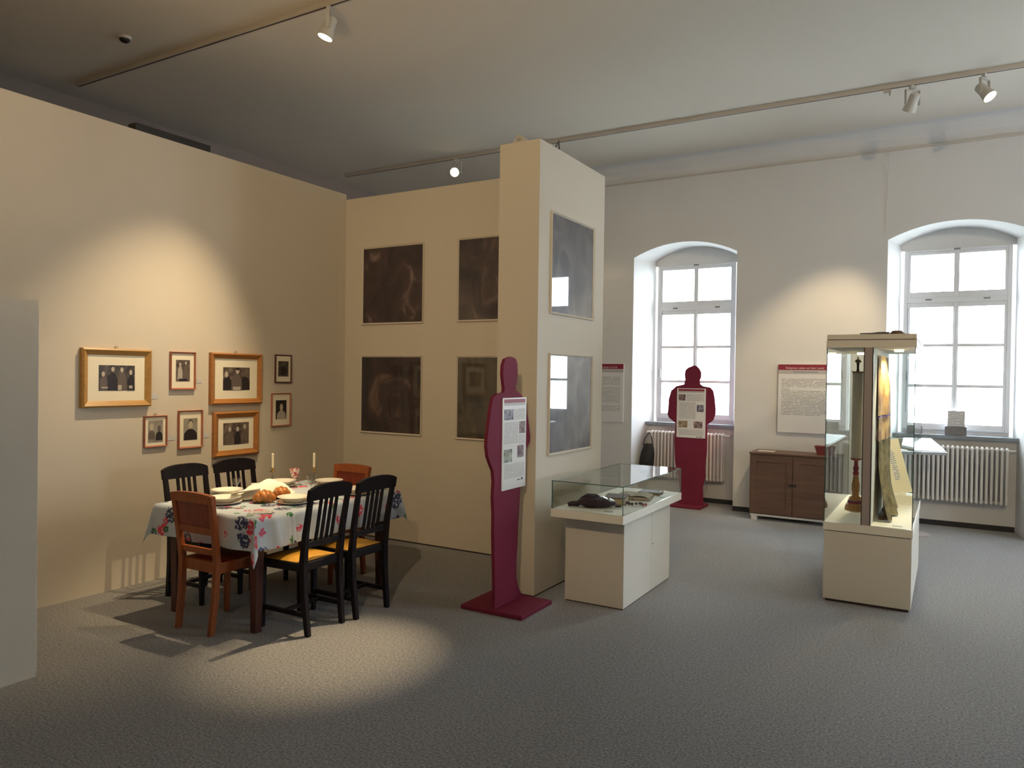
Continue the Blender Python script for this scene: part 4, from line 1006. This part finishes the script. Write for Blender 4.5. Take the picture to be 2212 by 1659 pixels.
# ------------------------------------------------------------------ radiators, bag, sill things, lectern
def radiator(label, wc, x0, x1, loc_y):
    t = thing('radiator', label, 'radiator', (0, loc_y, 0), 0, 'white ribbed radiators')
    proto = None
    n = int(round((x1 - x0) / 0.044))
    for k in range(n):
        x = x0 + (k + 0.5) * (x1 - x0) / n
        if proto is None:
            r = MB()
            for yy in (-0.045, 0.045):
                r.tube([(0, yy, 0.30), (0, yy, 0.855)], 0.0135, 8)
            r.ball((0, 0, 0.855), (0.017, 0.062, 0.022), 10, 6); r.ball((0, 0, 0.30), (0.017, 0.062, 0.022), 10, 6)
            proto = r.build('rib', 'radiator_paint', t, smooth=True, sharp=60)
            proto.location = (x, 0, 0)
        else:
            c = proto.copy(); COL.objects.link(c); c.location = (x, 0, 0)
    MB().tube([(x0, 0, 0.845), (x1, 0, 0.845)], 0.012, 8).build('header_pipe', 'radiator_paint', t)
    MB().tube([(x0, 0, 0.31), (x1, 0, 0.31)], 0.012, 8).build('header_pipe', 'radiator_paint', t)
    MB().tube([(x1, 0, 0.845), (x1 + 0.05, 0, 0.845), (x1 + 0.055, 0.03, 0.845), (x1 + 0.055, YB - loc_y - 0.002, 0.845)], 0.010, 8).build('supply_pipe', 'radiator_paint', t)
    for x in (x0 + 0.15, x1 - 0.15):
        MB().box(x - 0.006, x + 0.006, 0.06, YB - loc_y - 0.001, 0.78, 0.80).build('bracket', 'radiator_paint', t)
    vk = MB().lathe([(0.016, 0), (0.02, 0.012), (0.02, 0.05), (0.012, 0.056)], seg=14).build('valve', 'panel_white', t, loc=(x0 - 0.002, 0, 0.845), rot=(0, -PI / 2, 0), smooth=True)
    return t
radiator('white ribbed radiator in the niche behind the red figure', WIN_C[0], -3.27, -2.34, 9.12)
radiator('white ribbed radiator under the right window', WIN_C[1], -0.46, 0.54, 9.12)
bg = thing('black_bag', 'black backpack hanging from the radiator valve in the left niche', 'bag', (-3.30, 9.0, 0.30), 0.1)
MB().grid(lambda u, v: (0.095 * math.cos(2 * PI * u) * (math.sin(PI * (0.06 + 0.88 * v)) ** 0.35) * (1.05 - 0.15 * v) + 0.04 * v,
                        0.05 * math.sin(2 * PI * u) * (math.sin(PI * (0.04 + 0.92 * v)) ** 0.4) * (1.2 - 0.4 * v) , 0.01 + 0.40 * v), 22, 16).build('body', 'black_nylon', bg, smooth=True, sharp=180)
MB().box(-0.055, 0.055, -0.068, -0.05, 0.06, 0.2).build('front_pocket', 'black_nylon', bg, bevel=0.012)
MB().tube([(-0.03, 0.0, 0.38), (-0.02, 0.03, 0.47), (0.02, 0.10, 0.545), (0.06, 0.05, 0.49), (0.09, 0.0, 0.37)], 0.008, 8).build('strap', 'black_nylon', bg)
t = thing('grey_box', 'dark grey box holding a paper on the right window sill', 'box', (0.064, 9.26, 0.976))
MB().box(-0.1, 0.1, -0.03, 0.03, 0, 0.088).build('body', 'box_grey', t, bevel=0.002)
MB().box(-0.095, 0.095, -0.025, 0.025, 0.0882, 0.093).build('lid', 'box_grey', t)
t = MB().box(-0.08, 0.08, -0.001, 0.001, 0, 0.165).build('standing_paper', 'text_small', loc=(0.067, 9.262, 1.0694)); tag(t, 'white printed sheet standing on the grey box by the window', 'paper')
t = thing('grey_box', 'dark grey box seen through the showcase at the left end of the right sill', 'box', (-0.32, 9.26, 0.976))
MB().box(-0.075, 0.075, -0.03, 0.03, 0, 0.088).build('body', 'box_grey', t, bevel=0.002)
MB().box(-0.07, 0.07, -0.025, 0.025, 0.0882, 0.093).build('lid', 'box_grey', t)
t = thing('notebook', 'thin dark red notebook lying on the right window sill', 'book', (-0.175, 9.27, 0.976), 0.15)
MB().box(-0.055, 0.055, -0.035, 0.035, 0, 0.002).build('cover', 'box_red', t); MB().box(-0.053, 0.053, -0.034, 0.033, 0.0022, 0.0098).build('pages', 'paper', t); MB().box(-0.055, 0.055, -0.035, 0.035, 0.01, 0.012).build('cover', 'iron_dark', t)
# sloping glass lectern, turned towards the room
lc = thing('glass_lectern', 'sloping glass topped reading stand in front of the right window', 'lectern', (-0.28, 8.56, 0), 0.395)
MB().lathe([(0.14, 0), (0.14, 0.012), (0.035, 0.02), (0.03, 0.04)], seg=24).build('foot', 'post_grey', lc, smooth=True)
MB().box(-0.028, 0.028, -0.028, 0.028, 0.04, 0.86).build('post', 'post_grey', lc)
tp = MB(); tp.box(-0.21, 0.21, -0.2, 0.2, 0.0, 0.03)
tray = tp.build('tray', 'alu', lc, loc=(0, 0, 0.872), rot=(0.25, 0, 0))
MB().box(-0.2, 0.2, -0.19, 0.19, 0.0302, 0.032).build('sheet', 'paper', tray)
MB().box(-0.21, 0.21, -0.2, 0.2, 0.036, 0.040, 0, 1).build('glass_top', ['case_glass', 'glass_edge'], tray)
MB().box(-0.03, 0.09, -0.07, 0.05, 0.0322, 0.0345).build('printed_photo', 'photo_green', tray, rot=(0, 0, 0.4))

# ------------------------------------------------------------------ light tracks and spots
def track(label, y):
    t = thing('light_track', label, 'light track', (0, y, Z_CEIL), 0, 'ceiling light tracks')
    m = MB().box(X0 + 0.4, X1 - 0.2, -0.018, 0.018, -0.040, -0.001).build('rail', 'track_paint', t)
    MB().box(X0 + 0.4, X1 - 0.2, -0.006, 0.006, -0.0412, -0.0402).build('slot', 'seam_dark', t)
    MB().box(X0 + 0.385, X0 + 0.3995, -0.019, 0.019, -0.042, -0.0005).build('end_cap', 'track_paint', t)
track('ceiling light track above the dining table', 3.95)
track('added ceiling light track for the fill spots behind the viewpoint', -0.6)  # unseen track, added to carry the fill spots
track('ceiling light track in front of the window wall', 7.50)
ZTR = Z_CEIL - 0.0425
def spot(label, base, target, energy, size=0.7, blend=0.5, lit=True, color=WARM, soft=0.03, drop=0.10, r=0.055):
    t = thing('track_spotlight', label, 'spotlight', base, 0, 'track spotlights')
    tg = Vector(target) - (Vector(base) + Vector((0, 0, -drop - 0.05)))
    az = math.atan2(tg.x, -tg.y)       # yoke turns so local -Y points at target
    t.rotation_euler = (0, 0, az)
    hz = math.hypot(tg.x, tg.y); el = math.atan2(-tg.z, hz)   # downward tilt
    MB().box(-0.025, 0.025, -0.015, 0.015, -0.028, -0.0005).build('adapter', 'spot_paint', t)
    MB().lathe([(0.008, -0.04), (0.008, -0.028)], seg=10).build('stem', 'spot_paint', t)
    y = MB()
    y.box(-r - 0.014, r + 0.014, -0.012, 0.012, -0.046, -0.040)
    for sx in (-1, 1):
        y.box(min(sx * (r + 0.009), sx * (r + 0.014)), max(sx * (r + 0.009), sx * (r + 0.014)), -0.012, 0.012, -drop - 0.07, -0.046)
    y.build('yoke', 'spot_paint', t)
    Rx = Matrix.Rotation(PI / 2 + el, 3, 'X')     # local +Z of lathe -> direction (0,-cos el,-sin el)
    c = Vector((0, 0, -drop - 0.05))
    MB().lathe([(r * 0.45, -0.085), (r * 0.75, -0.07), (r * 0.8, 0.0), (r, 0.05), (r + 0.004, 0.075), (r - 0.002, 0.075), (r * 0.9, 0.055)], tuple(c), 22, axis=Rx).build('housing', 'spot_paint', t, smooth=True)
    MB().lathe([(r * 0.9, 0.054), (r * 0.9, 0.058)], tuple(c), 22, axis=Rx).build('lens', 'lamp_glow' if lit else 'lamp_off', t)
    if lit:
        ld = bpy.data.lights.new('spot_beam', 'SPOT'); ld.energy = energy; ld.color = color
        ld.spot_size = size; ld.spot_blend = blend; ld.shadow_soft_size = soft
        lo = bpy.data.objects.new('spot_beam', ld); COL.objects.link(lo); lo.parent = t
        dirv = Rx @ Vector((0, 0, 1))
        lo.location = c + dirv * 0.082
        lo.rotation_euler = dirv.to_track_quat('-Z', 'Y').to_euler()
    return t
spot('lit track spotlight near the top left picture edge', (-3.87, 3.95, ZTR), (-4.75, 3.23, 0.7), E_WALL, 1.0, 0.85)
spot('track spotlight above the picture edge aimed down at the dining table', (-2.25, 3.95, ZTR), (-3.95, 3.42, 0.7), E_TABLE, 0.40, 0.7)
spot('white track spotlight turned towards the window wall', (-0.33, 7.50, ZTR), (-1.45, 8.85, 1.35), E_SIGN, 0.75, 0.7)
spot('lit track spotlight at the right picture edge, turned right', (0.21, 7.50, ZTR), (2.2, 6.4, 1.2), E_RIGHT, 0.8, 0.6)
spot('small glaring spotlight seen above the wall behind the table', (-5.22, 7.50, ZTR), (-3.2, 2.0, 1.9), E_FAR, 0.9, 0.6)
spot('track spotlight behind the pillar top', (-3.95, 7.50, ZTR), (-3.8, 8.7, 2.0), 25, 0.9, 0.7)
for x, tgt, k, lab in ((-2.4, (-5.05, 4.3, 1.9), 0.6, 'added fill spotlight behind the viewpoint turned to the photograph wall'), (-0.6, (-3.4, 5.0, 1.9), 1.35, 'added fill spotlight behind the viewpoint turned to the square prints'),
                    (1.2, (-0.8, 7.0, 0.9), 0.8, 'added fill spotlight behind the viewpoint turned to the tall showcase'), (2.4, (-0.6, 8.85, 2.6), 1.6, 'added fill spotlight behind the viewpoint turned to the window wall')):
    spot(lab, (x, -0.6, ZTR), tgt, E_FILL * k, 0.95, 1.0)  # unseen spots added as warm fill from behind the viewpoint
# empty adapter with a thin cable
t = thing('track_adapter', 'bare track adapter with hanging cord left of the right spotlights', 'adapter', (-0.53, 7.50, ZTR))
MB().box(-0.03, 0.03, -0.015, 0.015, -0.03, -0.0005).build('body', 'spot_paint', t)
MB().tube([(0.02, 0, -0.03), (0.02, 0, -0.06)], 0.006, 6).build('plug', 'spot_paint', t)
t = thing('smoke_detector', 'small dark detector on the ceiling at the upper left', 'detector', (-5.72, 3.59, Z_CEIL - 0.0005))
MB().lathe([(0.045, -0.02), (0.05, -0.006), (0.05, 0)], seg=20).build('base', 'spot_paint', t, smooth=True)
MB().lathe([(0.02, -0.045), (0.035, -0.035), (0.04, -0.0202)], seg=20).build('sensor', 'iron_dark', t, smooth=True)
# unseen uplighter added to warm the ceiling, left of the viewpoint
t = thing('added_uplighter', 'added unseen uplighter warming the ceiling, left of the viewpoint', 'fill light', (-1.95, 0.55, 0))
MB().lathe([(0.14, 0), (0.14, 0.015), (0.02, 0.03)], seg=24).build('base', 'spot_paint', t, smooth=True)
MB().lathe([(0.012, 0.03), (0.012, 1.70)], seg=12).build('pole', 'spot_paint', t, smooth=True)
MB().lathe([(0.03, 1.70), (0.12, 1.76), (0.16, 1.82), (0.157, 1.82), (0.11, 1.77), (0.0, 1.745)], seg=24).build('bowl', 'spot_paint', t, smooth=True)
MB().lathe([(0.04, 1.775), (0.04, 1.785)], seg=16).build('bulb', 'lamp_glow', t)
ld = bpy.data.lights.new('added_uplight_beam', 'SPOT'); ld.energy = E_UP; ld.color = (1.0, 0.68, 0.32); ld.spot_size = 2.1; ld.spot_blend = 1.0; ld.shadow_soft_size = 0.12
lo = bpy.data.objects.new('added_uplight_beam', ld); COL.objects.link(lo); lo.parent = t; lo.location = (0, 0, 1.83)
lo.rotation_euler = Vector((-0.5, 0.5, 1.0)).to_track_quat('-Z', 'Y').to_euler()
# lamp clipped on the pillar top
t = thing('clip_lamp', 'small grey wedge lamp sitting on top of the pillar', 'lamp', (-2.645, 4.60, 3.1905))
MB().prism([(-0.055, 0), (0.055, 0), (0.035, 0.03), (0.0, 0.055), (-0.02, 0.04)], -0.03, 0.03).build('housing', 'spot_paint', t)
MB().box(-0.015, 0.015, -0.034, -0.0302, 0.008, 0.026).build('lens', 'lamp_off', t)
ld = bpy.data.lights.new('clip_beam', 'SPOT'); ld.energy = E_POOL; ld.color = WARM; ld.spot_size = 0.42; ld.spot_blend = 1.0; ld.shadow_soft_size = 0.012
lo = bpy.data.objects.new('clip_beam', ld); COL.objects.link(lo); lo.parent = t; lo.location = (0, -0.05, 0.018)
lo.rotation_euler = (Vector((-2.93, 3.05, 0)) - Vector((-2.645, 4.55, 3.2085))).to_track_quat('-Z', 'Y').to_euler()
t = MB().tube([(-2.60, 4.86, 3.194), (-2.53, 4.90, 3.22), (-2.49, 4.88, 3.26), (-2.52, 4.95, 3.21), (-2.58, 5.0, 3.196)], 0.006, 6).build('cable_loop', 'cable_grey'); tag(t, 'loop of grey cable on top of the pillar', 'cable')
tag(MB().tube([(-0.615, Y_WALL - 0.006, 3.10), (-0.60, Y_WALL - 0.012, 3.967)], 0.0018, 5).build('hanging_wire', 'track_paint'), 'thin picture wire hanging from the rail left of the right window', 'wire')
# ------------------------------------------------------------------ outdoors
MB_GROUND = MB().quad((-40, 9.7, -4.0), (40, 9.7, -4.0), (40, 80, -4.0), (-40, 80, -4.0)).build('ground_outside', 'ground_far'); tag(MB_GROUND, kind='structure')
